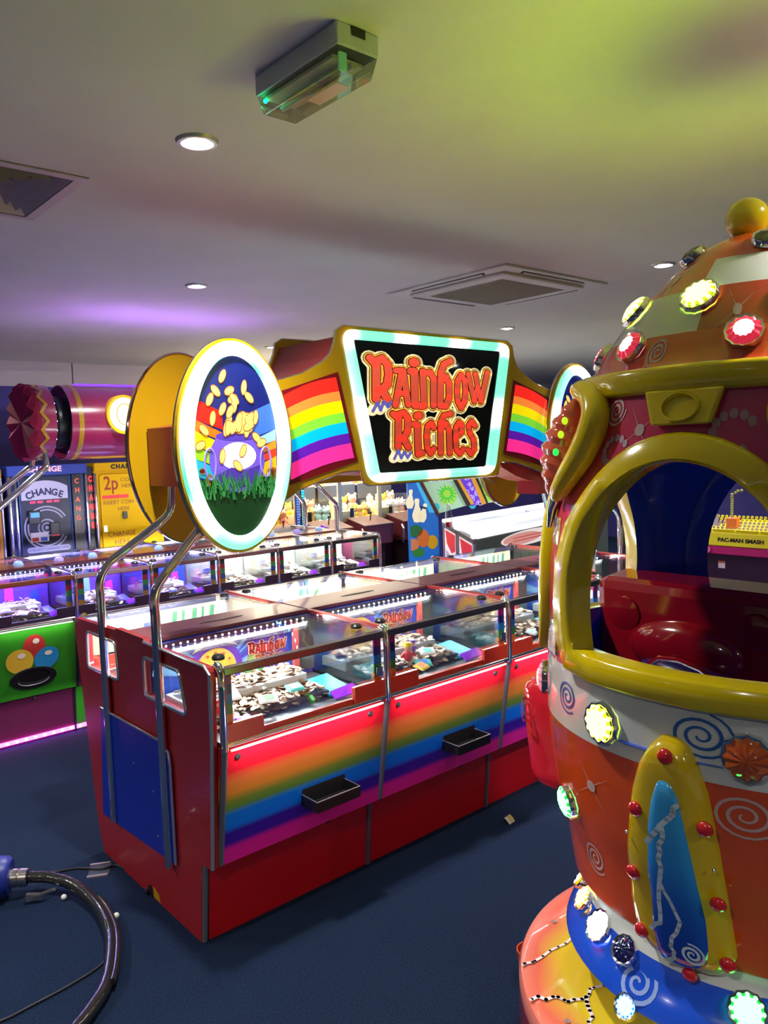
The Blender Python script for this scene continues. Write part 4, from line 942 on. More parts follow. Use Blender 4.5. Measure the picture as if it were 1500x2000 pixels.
MB().box(0.315, 0.38, -0.027, -0.024, 0.985, 1.0).build('note_light', mat('note light', '#a02030', 0.3, emit=0.4), t)
MB().flat([(0.155, 0.945), (0.30, 0.945), (0.30, 1.025), (0.155, 1.025)], fc_, 0.003).build('card_sticker', mat('sticker white', '#cfc8d4', 0.4), t)
for u, c in ((0.19, '#b03028'), (0.26, '#3a5ac0')): MB().flat(rrect(u - 0.027, u + 0.027, 0.95, 0.983, 0.004), fc_, 0.0035).build('card_mark', mat('mark ' + c, c, 0.4), t)
for k, u in enumerate((0.165, 0.225, 0.30, 0.36)): MB().flat([(u, 1.272), (u + 0.045, 1.272), (u + 0.045, 1.29), (u, 1.29)], fc_, 0.002).build('red_display', mat('red display', '#ff2a5a', 0.4, emit=1.2), t)
MB().prism(rrect(0.12, 0.475, 0.855, 0.902, 0.022), [], 0.0, 0.003, fc_).build('plate', CSIL, t)
tx('plate_lettering', 'COLLECT CHANGE HERE', 0.027, mat('arch navy', 0), t, 0.297, 0.0, 0.878, 1.1)
MB().box(0.52, 0.60, -0.005, 0.02, 0.75, 1.50).build('side_light_panel', mat('smoke panel', (0.02, 0.02, 0.03), 0.25), t)
RL = mat('red lit letters', '#ff4a30', 0.4, emit=2.2)
for k, ch in enumerate('CHANGE'): tx('side_lettering', ch, 0.06, RL if k < 5 else mat('dim letters', '#803828', 0.4, emit=0.3), t, 0.56, -0.007, 1.44 - k * 0.08, 0.9)
# yellow change machine
t = thing('change_machine', 'yellow change machine with red two pence lettering, partly behind the oval sign', 'change machine', (2.62, 6.9, 0))
CY = mat('change yellow', '#e0ac00', 0.5, spec=0.15)
MB().box(0.03, 0.66, 0.02, 0.6, 0, 1.585).build('cabinet_body', CY, t, bevel=0.008)
MB().box(-0.03, 0.03, 0.03, 0.5, 0, 1.56).build('side_light_panel', mat('smoke panel', 0), t)
for k, ch in enumerate('CHANGE'): text('side_lettering', ch, 0.07, mat('red side letters', '#ff2020', 0.4, emit=2.5), t, (0.0, 0.027, 1.45 - k * 0.082), (PI / 2, 0, 0), 0.6, 0.003)
MB().box(0.03, 0.66, -0.005, 0.02, 1.515, 1.588).build('header', CY, t, bevel=0.004)
tx('header_lettering', 'CHANGE', 0.055, mat('black letters', (0.01, 0.01, 0.01), 0.4), t, 0.31, -0.007, 1.55, 1.0, 0.003, 1.25)
MB().tube([(0.035, 0.01, 0), (0.035, 0.01, 1.5)], 0.014, 10).build('chrome_upright', CHROME, t, True)
MB().prism(rrect(0.075, 0.60, 0.82, 1.485, 0.03), [], -0.016, -0.006, lambda u, v, d: (u, -d - 0.002, v)).build('door', mat('door yellow', '#e6b400', 0.5, spec=0.15), t, bevel=0.003)
RLt = mat('dark red letters', '#a02408', 0.5); FAD = mat('faded letters', '#8a4c00', 0.5)
tx('door_lettering', '2p', 0.17, RLt, t, 0.175, 0.003, 1.40, 0.8, 0.002)
tx('door_lettering', 'COIN', 0.048, FAD, t, 0.33, 0.003, 1.43, 1.1); tx('door_lettering', 'HERE', 0.048, FAD, t, 0.33, 0.003, 1.375, 1.1)
MB().box(0.09, 0.33, 0.0, 0.004, 1.268, 1.298).build('red_strip', mat('red strip', '#e01828', 0.4, emit=0.3), t)
tx('door_lettering', 'INSERT COIN', 0.05, FAD, t, 0.235, 0.003, 1.23, 0.95); tx('door_lettering', 'HERE', 0.05, FAD, t, 0.28, 0.003, 1.17, 0.95)
MB().box(0.265, 0.305, -0.012, 0.003, 1.08, 1.145).build('coin_slot', BLACK, t, bevel=0.004)
MB().box(0.085, 0.115, -0.006, 0.003, 0.975, 1.03).build('door_lock', CHROME, t)
tx('door_lettering', 'CHANGE', 0.066, mat('ochre letters', '#8a4400', 0.4), t, 0.25, 0.003, 0.945, 0.95); tx('door_lettering', 'HERE', 0.066, mat('ochre letters', 0), t, 0.25, 0.003, 0.87, 0.95)
# slice of a third, brown-yellow machine at the very left
t = thing('change_machine', 'narrow slice of an orange cabinet at the very left edge, beside the blue change machine', 'change machine', (1.27, 6.92, 0))
MB().box(0, 0.63, 0.02, 0.6, 0, 1.57).build('cabinet_body', mat('change orange', '#b87c10', 0.4), t, bevel=0.008)
MB().tube([(0.615, 0.01, 0), (0.615, 0.01, 1.5)], 0.012, 10).build('chrome_upright', STEEL, t, True)
MB().box(0.05, 0.58, 0.008, 0.02, 0.7, 1.5).build('door', mat('change orange', 0), t, bevel=0.004)

# ------------------------------------------------------------------ plush claw machines
CLM = mat('claw maroon', '#5a2028', 0.4, coat=0.15)
plush_c = [mat('plush ' + str(k), c, 0.9) for k, c in enumerate(('#f0d060', '#f4e0b8', '#e8b0a0', '#f0e4d0', '#d8a850', '#f2c030', '#e8d8d8', '#a8d0d0', '#e89878'))]
pn = {0: 'yellow', 1: 'cream', 2: 'pink', 3: 'ivory', 4: 'tan', 5: 'golden', 6: 'pale grey', 7: 'pale blue', 8: 'coral'}
protos = {}
def plush(x, y, z, k, s, where):
    lb = 'small %s plush toy %s' % (pn[k], where); gp = '%s plush toys %s' % (pn[k], where)
    if k in protos:
        t = copy_tree(protos[k])
    else:
        t = thing('plush_toy', lb, 'plush toy')
        MB().ell((0, 0, 0.05), (0.052, 0.045, 0.055), 10, 7).build('body', plush_c[k], t, True)
        MB().ell((0, -0.01, 0.125), (0.045, 0.042, 0.042), 10, 7).build('head', plush_c[k], t, True)
        for sx in (-1, 1):
            MB().ell((sx * 0.034, -0.005, 0.163), (0.016, 0.01, 0.02), 8, 5).build('ear', plush_c[k], t, True)
            MB().ell((sx * 0.016, -0.050, 0.132), 0.005, 6, 4).build('eye', BLACK, t, True)
            MB().ell((sx * 0.035, -0.045, 0.02), (0.018, 0.028, 0.018), 8, 5).build('foot', plush_c[k], t, True)
        protos[k] = t
    t.location = (x, y, z); t.scale = (s, s, s); t.rotation_euler = (0, 0, random.uniform(-0.7, 0.7)); t['label'] = lb; t['group'] = gp
    return t
cw = 0.56
for i in range(4):
    cx0 = 4.02 + i * cw
    t = thing('claw_machine', ['claw machine behind the oval sign, plush toys showing at its edge', 'claw machine with a pillar of blue lights at its left corner', 'middle claw machine of cream plush toys with maroon console', 'claw machine nearest the bowling cabinet, maroon console in front'][i], 'claw machine', (cx0, 6.6, 0), 0, 'plush claw machines')
    MB().box(0.005, cw - 0.005, 0.0, 0.75, 0, 0.86).build('base_cabinet', CLM, t, bevel=0.006)
    MB().hexa([(0.10, -0.30, 0.62), (0.46, -0.30, 0.62), (0.46, 0.0, 0.60), (0.10, 0.0, 0.60), (0.08, -0.30, 0.83), (0.48, -0.30, 0.83), (0.48, 0.0, 0.90), (0.08, 0.0, 0.90)]).build('console', CLM, t, bevel=0.006)
    MB().slab([(0.075, -0.305, 0.832), (0.485, -0.305, 0.832), (0.485, -0.005, 0.902), (0.075, -0.005, 0.902)], 0.01).build('console_top', mat('console cream', '#7a5850', 0.4), t)
    MB().tube([(0.28, -0.15, 0.86), (0.28, -0.16, 0.94)], 0.006, 8).build('joystick', BLACK, t, True)
    MB().ell((0.28, -0.16, 0.95), 0.014, 10, 7).build('joystick_ball', BLACK, t, True)
    MB().tube([(0.05, -0.29, 0.80), (0.04, -0.33, 0.76), (0.05, -0.31, 0.66), (0.10, -0.25, 0.60)], 0.01, 8).build('console_handle', mat('bright trim', 0), t, True)
    MB().hexa([(0.14, -0.14, 0), (0.42, -0.14, 0), (0.42, 0, 0), (0.14, 0, 0), (0.14, -0.22, 0.6), (0.42, -0.22, 0.6), (0.42, 0, 0.6), (0.14, 0, 0.6)]).build('console_leg', mat('claw dark', '#2a1218', 0.4), t)
    MB().box(0.36, 0.40, -0.235, -0.22, 0.35, 0.5).build('coin_door', BLACK, t)
    for x in (0.012, cw - 0.012):
        for y in (0.012, 0.738): MB().box(x - 0.012, x + 0.012, y - 0.012, y + 0.012, 0.86, 1.78).build('corner_frame', mat('claw silver', (0.6, 0.58, 0.5), 0.3, 0.6), t)
    MB().box(0.0, cw, 0.0, 0.75, 1.78, 1.95).build('header_box', mat('claw header', '#e8dcc0', 0.4, emit=2.9), t, bevel=0.006)  # header mostly unseen; its glow is added to brighten the ceiling
    MB().box(0.02, cw - 0.02, 0.005, 0.009, 0.86, 1.78).build('front_glass', GLASS, t)
    MB().box(0.01, cw - 0.01, 0.735, 0.74, 0.86, 1.78).build('back_wall', mat('claw back', '#8a8478', 0.5), t)
    MB().box(0.02, cw - 0.02, 0.42, 0.73, 1.22, 1.235).build('prize_shelf', mat('claw shelf', '#d8d0c0', 0.4), t)
    MB().box(0.02, cw - 0.02, 0.415, 0.42, 1.06, 1.235).build('shelf_front', mat('shelf grey', (0.10, 0.11, 0.14), 0.3), t)
    MB().box(0.02, 0.20, 0.02, 0.2, 0.86, 0.97).build('prize_hopper', mat('hopper cream', '#d8c89a', 0.4), t)
    MB().box(0.14, 0.19, 0.012, 0.016, 0.90, 1.0).build('door_flap', BLACK, t)
    light('claw_lamp', 'AREA', t, (cw / 2, 0.3, 1.76), 9.0, (1.0, 0.93, 0.75), 0.4, sy=0.3)
    if i == 1:
        for x in (-0.03, 0.035):
            MB().box(x, x + 0.045, -0.03, -0.005, 0.86, 1.78).build('led_pillar', mat('pillar body', '#20304a', 0.3), t)
            mb = MB()
            for k in range(34): mb.box(x + 0.006, x + 0.039, -0.034, -0.03, 0.88 + k * 0.026, 0.897 + k * 0.026)
            mb.build('led_cells', mat('cyan led ' + str(x > 0), '#38c8e8' if x > 0 else '#4a68d8', 0.4, emit=2.2), t)['kind'] = 'stuff'
        MB().hexa([(0.075, -0.31, 0.80), (0.17, -0.31, 0.80), (0.17, -0.29, 0.80), (0.075, -0.29, 0.80), (0.075, -0.31, 0.89), (0.17, -0.31, 0.85), (0.17, -0.29, 0.85), (0.075, -0.29, 0.89)]).build('violet_plate', mat('violet plate', '#7a20e8', 0.3, emit=0.6), t)
    where = ['in the claw machine behind the oval', 'in the blue pillared claw machine', 'in the middle claw machine', 'in the claw machine beside the bowling cabinet'][i]
    for k in range(9):
        plush(cx0 + 0.09 + (k % 5) * 0.095, 6.6 + 0.16 + 0.12 * (k // 5) + random.uniform(-0.03, 0.03), 0.86 + 0.08 * (k // 5), random.choice((0, 1, 3, 5, 6, 2) if i > 1 else (5, 0, 7, 4, 8, 1)), random.uniform(0.9, 1.15), where)
    for k in range(5):
        plush(cx0 + 0.08 + k * 0.10, 7.12, 1.235, random.choice((0, 1, 2, 3, 6, 4)), random.uniform(0.85, 1.05), 'on the shelf ' + where)

# ------------------------------------------------------------------ bowling cabinet with slanted art boards, and two lit alley tables
P0 = Vector((5.75, 5.75, 0)); azr = math.atan2(-0.6586, 0.7517); U = 0.00525
t = thing('bowling_cabinet', 'blue bowling game cabinet with white pins printed on its slanted side', 'arcade machine', P0, azr)
fz = lambda y: 1.65 - (y - 867) * U
fb = lambda u, v, d: ((u - 857) * U, -d, fz(v))
MB().prism([(798, 905), (806, 905), (857, 1004), (858, 1181.2), (798, 1181.2)], [], -0.3, 0.0, fb).build('side_panel', mat('bowling blue', '#1a6ac8', 0.35, emit=0.18), t)
MB().prism([(800, 905), (812, 905), (852, 1000), (840, 1000)], [], 0.0, 0.002, fb).build('sky_print', mat('bowling sky', '#38b0e8', 0.35, emit=0.25), t)
PINW = mat('pin ivory', '#f0e8c8', 0.4, emit=0.3)
def pin(cu, cv, h, a, nm='pin_print'):
    prof = [(0, 0.02), (0.07, 0.03), (0.10, 0.12), (0.075, 0.26), (0.10, 0.36), (0.19, 0.62), (0.20, 0.74), (0.13, 0.95), (0, 0.97)]
    pts = [(r * h, (0.5 - q) * h * -1) for r, q in prof] + [(-r * h, (0.5 - q) * h * -1) for r, q in reversed(prof[1:-1])]
    return MB().flat([(cu + p[0] * math.cos(a) - p[1] * math.sin(a), cv + p[0] * math.sin(a) + p[1] * math.cos(a)) for p in pts], fb, 0.004).build(nm, PINW, t)
pin(816, 995, 50, 0.0); pin(803, 972, 40, 0.1); pin(828, 1000, 40, 0.25)
MB().flat([(822, 985), (834, 989), (833, 993), (821, 989)], fb, 0.005).build('pin_band', mat('band navy', '#283860', 0.4), t)
for (a, b, c, d), col in (((800, 1062, 14, 12), '#c87850'), ((822, 1050, 12, 18), '#c8682a'), ((808, 1035, 14, 12), '#1c6a38'), ((840, 1058, 11, 14), '#c89a18'), ((812, 1078, 12, 9), '#2a7a34')):
    MB().flat([(p[0], p[1]) for p in ellipse(a + 4, b, c, d, 18) if p[0] > 799], fb, 0.003 + 0.0005 * (a % 7)).build('colour_patch', mat('patch ' + col, col, 0.4, emit=0.08), t)
MB().tube([fb(810, 908, 0.006), fb(857, 1004, 0.006)], 0.018, 8).build('brown_edge', mat('edge brown', '#5a2c1c', 0.4), t)
def board(q, name, m, d=0.0): return MB().prism(q, [], d - 0.04, d, fb).build(name, m, t)
b1 = [(812, 905), (872, 903), (918, 988), (858, 1003)]
board(b1, 'art_board', mat('board sage', '#9ac0a4', 0.4, emit=0.45), -0.05)
b2 = [(925, 903), (962, 902), (1004, 980), (950, 986)]
board(b2, 'art_board', mat('board sage', 0), -0.05)
board([(872, 903), (878, 903), (924, 988), (914, 990)], 'dark_bar', mat('edge dark', '#1c1208', 0.4), 0.0)
board([(878, 903), (884, 903), (928, 985), (922, 987)], 'gold_bar', mat('gold bar', '#c89020', 0.35, emit=0.2), 0.01)
board([(884, 903), (910, 902), (944, 984), (924, 990)], 'pattern_board', mat('pattern violet', '#5a28c0', 0.4, emit=0.45), 0.0)
board([(910, 902), (918, 902), (952, 985), (944, 988)], 'gold_bar', mat('gold bar', 0), 0.01)
board([(918, 902), (925, 903), (956, 984), (950, 986)], 'dark_bar', mat('edge dark', 0), 0.0)
rnd = random.Random(5)
for bc in ((876, 964), (948, 962)):
    MB().flat(ellipse(bc[0] + 2, bc[1] + 4, 17, 19, 20), fb, -0.046).build('leaf_ground', mat('leaf lime', '#90c838', 0.4, emit=0.4), t)
    mb = MB()
    for k in range(14):
        a = 2 * PI * k / 14; r = rnd.uniform(18, 26); mb.quad([fb(bc[0] + 8 * math.cos(a - 0.3), bc[1] + 8 * math.sin(a - 0.3), -0.044), fb(bc[0] + 8 * math.cos(a + 0.3), bc[1] + 8 * math.sin(a + 0.3), -0.044), fb(bc[0] + r * math.cos(a), bc[1] + r * math.sin(a) * 0.9, -0.044)])
    mb.build('leaf_print', mat('leaf green', '#38b83a', 0.4, emit=0.4), t)['kind'] = 'stuff'
    MB().flat(ellipse(bc[0] - 22, bc[1] + 26, 7, 8, 16), fb, -0.043).build('teal_disc', mat('teal disc', '#18b0c0', 0.4, emit=0.4), t)
mb = MB()
for k in range(26):
    f = rnd.random(); g = rnd.random(); u = 886 + 20 * g + 38 * f; v = 908 + 76 * f
    swirl(mb, u, v, rnd.uniform(3, 6), fb, 0.003, 1.2, 1.3, 0, rnd.uniform(0, 6))
mb.build('curl_print', mat('curl lilac', '#b8a0f0', 0.4, emit=0.5), t)['kind'] = 'stuff'

rzA = math.radians(10)
def alley(loc, label, group, W_=0.52, L=2.65):
    t = thing('alley_table', label, 'arcade machine', loc, rzA, group); t.scale = (1, 1, 1.055)
    # local: x along the lane (away right), y < 0 towards the viewer's right; front face at x = 0 looks to -x
    MB().box(0.02, L, -W_ + 0.01, -0.01, 0.0, 0.835).build('cabinet', mat('alley slate', '#5a6462', 0.4), t, bevel=0.01)
    MB().box(0.01, 0.03, -W_ + 0.06, -0.05, 0.50, 0.80).build('front_panel', mat('front white', '#e8dce0', 0.35, emit=0.5), t)
    mb = MB().quad([(0.008, -0.08, 0.78), (0.008, -W_ + 0.07, 0.78), (0.008, -W_ + 0.07, 0.64), (0.008, -W_ * 0.6, 0.60), (0.008, -0.14, 0.66)]); mb.build('front_flash', mat('front red', '#d03040', 0.35, emit=0.4), t)
    MB().quad([(0.006, -0.10, 0.60), (0.006, -W_ + 0.10, 0.55), (0.006, -W_ + 0.10, 0.52), (0.006, -0.10, 0.52)]).build('front_flash', mat('front lilac', '#b89ad0', 0.35, emit=0.25), t)
    for y in (-0.02, -W_ + 0.02): MB().box(0.0, 0.03, y - 0.018, y + 0.018, 0.1, 0.83).build('front_post', mat('post lilac', '#a8a0c0', 0.3, 0.4), t)
    MB().box(0.0, 0.035, -W_, 0.0, 0.44, 0.475).build('front_rail', mat('post lilac', 0), t)
    MB().box(0.03, 0.10, -W_ + 0.04, -0.04, 0.12, 0.44).build('front_base', mat('alley violet', '#2c2040', 0.4), t)
    MB().box(-0.01, L, -W_, -W_ + 0.07, 0.835, 0.87).build('side_rim', mat('rim white', '#eef0f2', 0.3, emit=1.6), t, bevel=0.01)
    MB().box(-0.01, L, -0.07, 0.0, 0.835, 0.87).build('side_rim', mat('rim white', 0), t, bevel=0.01)
    MB().box(-0.01, 0.05, -W_, 0.0, 0.80, 0.845).build('front_rim', mat('rim grey', '#6a6a70', 0.3), t, bevel=0.008)
    MB().slab([(0.04, -W_ + 0.07, 0.842), (L, -W_ + 0.07, 0.852), (L, -0.07, 0.852), (0.04, -0.07, 0.842)], 0.01).build('lane', mat('lane glow', '#a8aeba', 0.25, emit=0.9), t)
    MB().box(L * 0.93, L, -W_ + 0.02, -0.02, 0.8, 0.94).build('end_box', mat('alley grey', '#8a8e90', 0.35), t, bevel=0.01)
    for y in (-0.3, -0.36): MB().ell((L * 0.55, y, 0.85), 0.022, 8, 6).build('lane_mark', mat('lane mark', '#b0a8c8', 0.4), t, True)
    fo = lambda u, v, d: (u, -W_ + 0.01 - d - 0.001, v)
    MB().prism(ellipse(0.95, 0.765, 0.52, 0.062, 36), [], 0.0, 0.006, fo).build('oval_sign', mat('oval white', '#f4e8e8', 0.35, emit=0.7), t)
    MB().flat(ellipse(0.80, 0.766, 0.34, 0.048, 30), fo, 0.0065).build('oval_tint', mat('oval pink', '#f0a8a0', 0.35, emit=0.5), t)
    for k in range(2):
        mb = MB(); mb.quad([fo(0.60, 0.775 - 0.025 * k, 0.008), fo(1.25, 0.775 - 0.025 * k, 0.008), fo(1.3, 0.784 - 0.025 * k, 0.008), fo(0.65, 0.782 - 0.025 * k, 0.008)]); mb.build('oval_stripe', mat('oval red', '#d85850', 0.35, emit=0.4), t)
    MB().flat(ellipse(1.68, 0.68, 0.17, 0.13, 24), fo, 0.002).build('dark_globe', mat('dark globe', '#2a1028', 0.3), t)
    MB().prism(ellipse(2.3, 0.755, 0.22, 0.065, 30), [], 0.0, 0.006, fo).build('rear_oval', mat('oval coral', '#f0a090', 0.35, emit=0.5), t)
    for ch in t.children:                    # the front of each table is cut on the slant
        for v in ch.data.vertices: v.co.x += (v.co.y + W_) / W_ * 0.54
    return t
alley((4.99, 5.37, 0), 'white lit alley table on the left of the pair, red flashed front panel', 'lit alley tables')
alley((4.55, 4.76, 0), 'white lit alley table on the right of the pair, oval sign on its side', 'lit alley tables')
bt = thing('plastic_bottle', 'clear plastic bottle with red drink standing on the alley table rim', 'bottle', (4.99, 4.86, 0.918), 0)
MB().lathe([(0, 0), (0.03, 0), (0.032, 0.10), (0.028, 0.14), (0.012, 0.18), (0.012, 0.2)], 14).build('bottle_body', glassmat('bottle plastic', (0.85, 0.88, 0.9), 0.1), bt, True)
MB().lathe([(0, 0.002), (0.027, 0.002), (0.028, 0.045), (0, 0.045)], 12).build('drink', mat('red drink', '#c82030', 0.3), bt, True)
MB().lathe([(0.014, 0.195), (0.014, 0.215), (0, 0.215)], 10).build('cap', mat('toy white', 0), bt, True)

# ------------------------------------------------------------------ air hockey style table seen through the ride
t = thing('smash_table', 'yellow and magenta table game with dotted canopy, seen through the ride window', 'arcade machine', (6.5, 1.76, 0))
YG = mat('game yellow', '#d8c820', 0.4, emit=0.12)
fx = lambda u, v, d: (-d, u - 1.6, v)
MB().box(0.06, 1.1, 0.05, 1.62, 0.0, 0.64).build('base', mat('game plum', '#241028', 0.35), t, bevel=0.01)
MB().box(0.0, 1.15, -0.02, 1.69, 0.64, 0.715).build('magenta_band', mat('game magenta', '#b01868', 0.35), t, bevel=0.008)
MB().box(-0.01, 1.15, -0.02, 1.69, 0.715, 0.83).build('yellow_band', YG, t, bevel=0.008)
MB().tube([fx(1.62, 0.405, -0.05), fx(0.2, 0.40, -0.05)], 0.014, 8).build('yellow_line', YG, t, True)
for k in range(8):
    u0 = 0.05 + k * 0.2 + 1.6 - 1.6
    MB().slab([(0.03, u0 + 0.005, 0.83), (0.03, u0 + 0.195, 0.83), (0.0, u0 + 0.195, 0.86), (0.0, u0 + 0.005, 0.86)], 0.01).build('scallop', YG, t, bevel=0.003)
rows = MB(); rows2 = MB()
for r in range(5):
    for c in range(44):
        y = 1.66 - c * 0.036; z = 0.868 + r * 0.022
        (rows if (r > 2 or c < 6) else rows2).ell((0.03 + r * 0.02, y, z), 0.013, 6, 4)
rows.build('yellow_beads', mat('bead yellow', '#e0d420', 0.4, emit=0.15), t, True)['kind'] = 'stuff'
rows2.build('white_beads', mat('bead pale', '#c8b8a8', 0.4, emit=0.1), t, True)['kind'] = 'stuff'
MB().box(0.02, 0.1, 1.25, 1.34, 0.86, 0.955).build('orange_block', mat('bead orange', '#f08030', 0.4, emit=0.15), t, bevel=0.01)
MB().slab([(-0.012, 1.53, 0.885), (-0.012, 1.39, 0.885), (-0.002, 1.39, 0.985), (-0.002, 1.53, 0.985)], 0.004).build('notice', mat('notice', '#d0c0cc', 0.5), t)
MB().slab([(-0.0125, 1.50, 0.965), (-0.0125, 1.42, 0.965), (-0.0115, 1.42, 0.98), (-0.0115, 1.50, 0.98)], 0.004).build('notice_heading', mat('notice head', '#d0a030', 0.5), t)
ch = MB(); pts = [(0.05, 1.30, 0.95 + k * 0.02) for k in range(11)] + [(0.05, 1.30 - 0.03, 1.165), (0.05, 1.25, 1.18), (0.05, 1.22, 1.185)]
for p in pts: ch.ell(p, 0.012, 6, 5)
ch.build('bead_arm', mat('bead arm', '#b8b860', 0.4, emit=0.1), t, True)['kind'] = 'stuff'
text('table_lettering', 'PAC-MAN SMASH', 0.045, mat('black letters', 0), t, (-0.0125, 1.20, 0.768), (PI / 2, 0, -PI / 2), 1.1, 0.002)
for u, c, r in ((1.60, 'bead orange', 0.045), (1.49, 'game pink', 0.035)): MB().flat(ellipse(u + 1.6, 0.72 if c == 'bead orange' else 0.68, r, r, 20), fx, 0.013).build('round_badge', mat(c, '#d85a98', 0.4, emit=0.1), t)
MB().box(0.056, 0.06, 1.36, 1.42, 0.515, 0.575).build('warning_label', mat('warn white', '#c8b8c8', 0.5), t)
MB().box(0.054, 0.057, 1.36, 1.42, 0.56, 0.577).build('warning_heading', mat('warn orange', '#c06030', 0.5), t)
# ------------------------------------------------------------------ striped capsule ride
RC = (2.007, 0.901); AX, BY = 0.88, 1.05
PZ = [0, .33, .36, .40, .435, .474, .607, .696, .80, .924, 1.056, 1.226, 1.337, 1.45, 1.6, 1.753, 1.807, 1.821, 1.89, 1.972, 2.05, 2.09, 2.123, 2.15]
PR = [.46, .46, .455, .43, .425, .44, .459, .485, .50, .508, .505, .505, .50, .485, .44, .392, .394, .37, .328, .266, .18, .135, .087, .0]
def rad(z):
    for i in range(len(PZ) - 1):
        if PZ[i] <= z <= PZ[i + 1]: return PR[i] + (PR[i + 1] - PR[i]) * (z - PZ[i]) / (PZ[i + 1] - PZ[i])
    return 0.0
def RP(az, z, off=0.0):
    a = math.radians(az); r = rad(z) + off
    return Vector((r * AX * math.cos(a), r * BY * math.sin(a), z))
def RN(az, z):
    e = 0.01; p = RP(az, z); n = (RP(az + 1, z) - RP(az - 1, z)).cross(RP(az, z + e) - RP(az, z - e)).normalized()
    return n
def frR(az0): return lambda u, v, d: RP(az0 + math.degrees(u / 0.46), v, d)
rd = thing('capsule_ride', 'orange and white striped dome topped kiddie ride with yellow window frames and flashing lamps', 'ride', (RC[0], RC[1], 0))
OR = mat('ride orange', '#c8491a', 0.16, coat=0.9)
WH = mat('ride white', '#c9cdc8', 0.16, coat=0.9)
CRIM = rampmat('ride crimson magenta', [(0.0, '#a82088'), (0.45, '#c0245c'), (1.0, '#c42a3c')], 'Y', -0.35, 0.30, rough=0.18, coat=0.8)
DRED = mat('ride brick red', '#a83020', 0.16, coat=0.9)
RBLUE = mat('ride navy inside', '#1a48c8', 0.22, coat=0.5)
RSKIRT = mat('ride skirt blue', '#1c50d0', 0.16, coat=0.9)
def grid_surface(name, zs, azn, off, matf, mats, skip=None, smooth=True, a0=0, a1=360):
    mb = MB(); full = (a1 - a0 == 360); K = azn if full else azn + 1
    for z in zs:
        for k in range(K): mb.v.append(tuple(RP(a0 + (a1 - a0) * k / azn, z, off)))
    for i in range(len(zs) - 1):
        for k in range(azn):
            az = a0 + (a1 - a0) * (k + 0.5) / azn; z = (zs[i] + zs[i + 1]) / 2
            if skip and skip(az, z): continue
            k2 = (k + 1) % K
            mb.f.append((i * K + k, i * K + k2, (i + 1) * K + k2, (i + 1) * K + k)); mb.m.append(matf(az, z))
    return mb.build(name, mats, rd, smooth)
# window openings: four round-topped ones on the axes
WZ0, WZ1, WZA, WHW = 1.135, 1.595, 1.27, 31.0
def win_half(z):
    if z < WZ0 or z > WZ1: return -1
    if z < WZA: return WHW * (1 - 0.06 * ((WZA - z) / (WZA - WZ0)) ** 2)
    return WHW * math.sqrt(max(0, 1 - ((z - WZA) / (WZ1 - WZA)) ** 2))
WC = (3, 93, 183, 273)
def inwin(az, z, g=0.012):
    for c in WC:
        d = abs((az - c + 180) % 360 - 180)
        zz = min(max(z, WZ0 + 0.002), WZ1 - 0.004)
        if z > WZ0 - g and z < WZ1 + g * 0.4 and d < win_half(zz) + math.degrees(g / 0.47): return True
    return False
def zr(a, b, n): return [a + (b - a) * k / n for k in range(n + 1)]
grid_surface('belly', zr(0.474, 0.915, 14), 96, 0.0, lambda a, z: 0, OR)
grid_surface('white_band', zr(0.915, 1.075, 5), 96, 0.0, lambda a, z: 0, WH)
grid_surface('cabin_shell', zr(1.075, 1.755, 46), 180, 0.0, lambda a, z: 0, CRIM, skip=inwin)
grid_surface('cabin_lining', zr(0.95, 1.755, 52), 180, -0.035, lambda a, z: 0, RBLUE, skip=inwin)
MB().lathe([(0.0, 0.955), (0.46, 0.955)], 40).build('cabin_floor', RBLUE, rd)
MB().lathe([(0.0, 1.75), (0.355, 1.75)], 40).build('cabin_ceiling', RBLUE, rd)
# yellow window frames
for c in WC:
    loop = []
    hw = WHW
    for k in range(9): loop.append((-0.94 * hw + 1.88 * hw * k / 8, WZ0))
    for z in (1.165, 1.20, 1.235): loop.append((win_half(z), z))
    for k in range(33):
        q = PI * k / 32; loop.append((hw * math.cos(q), WZA + (WZ1 - WZA) * math.sin(q)))
    for z in (1.235, 1.20, 1.165): loop.append((-win_half(z), z))
    n = len(loop); mb = MB(); sec = [(0.0, -0.046), (0.0, 0.012), (0.008, 0.024), (0.056, 0.026), (0.064, 0.018), (0.066, -0.01), (0.066, -0.046), (0.03, -0.052), (0.0, -0.046)]
    S = [(u / 57.3 * 0.46, v) for u, v in loop]
    for i in range(n):
        p = Vector(S[i]); tn = (Vector(S[(i + 1) % n]) - Vector(S[i - 1])).normalized(); nr = Vector((tn.y, -tn.x))
        for o_, h in sec:
            q = p + nr * o_; mb.v.append(tuple(RP(c + math.degrees(q.x / 0.46), q.y, h)))
    m_ = len(sec)
    for i in range(n):
        j = (i + 1) % n
        for s_ in range(m_ - 1): mb.f.append((i * m_ + s_, j * m_ + s_, j * m_ + s_ + 1, i * m_ + s_ + 1)); mb.m.append(1 if s_ >= 5 else 0)
    mb.build('window_frame', [YELLOWP, RBLUE], rd, True, angle=55)
# keystones over the windows
for c in WC:
    f_ = frR(c)
    MB().prism([(-0.098, 1.755), (0.098, 1.755), (0.072, 1.675), (-0.065, 1.675)], [], 0.0, 0.03, f_).build('keystone', YELLOWP, rd, bevel=0.008)
    mb = MB(); n = 24
    q = [f_(0.042 * math.cos(2 * PI * k / n), 1.715 + 0.03 * math.sin(2 * PI * k / n), 0.03) for k in range(n)]
    mb.tube(q, 0.004, 6, closed=True); mb.build('keystone_ring', YELLOWP, rd, True)
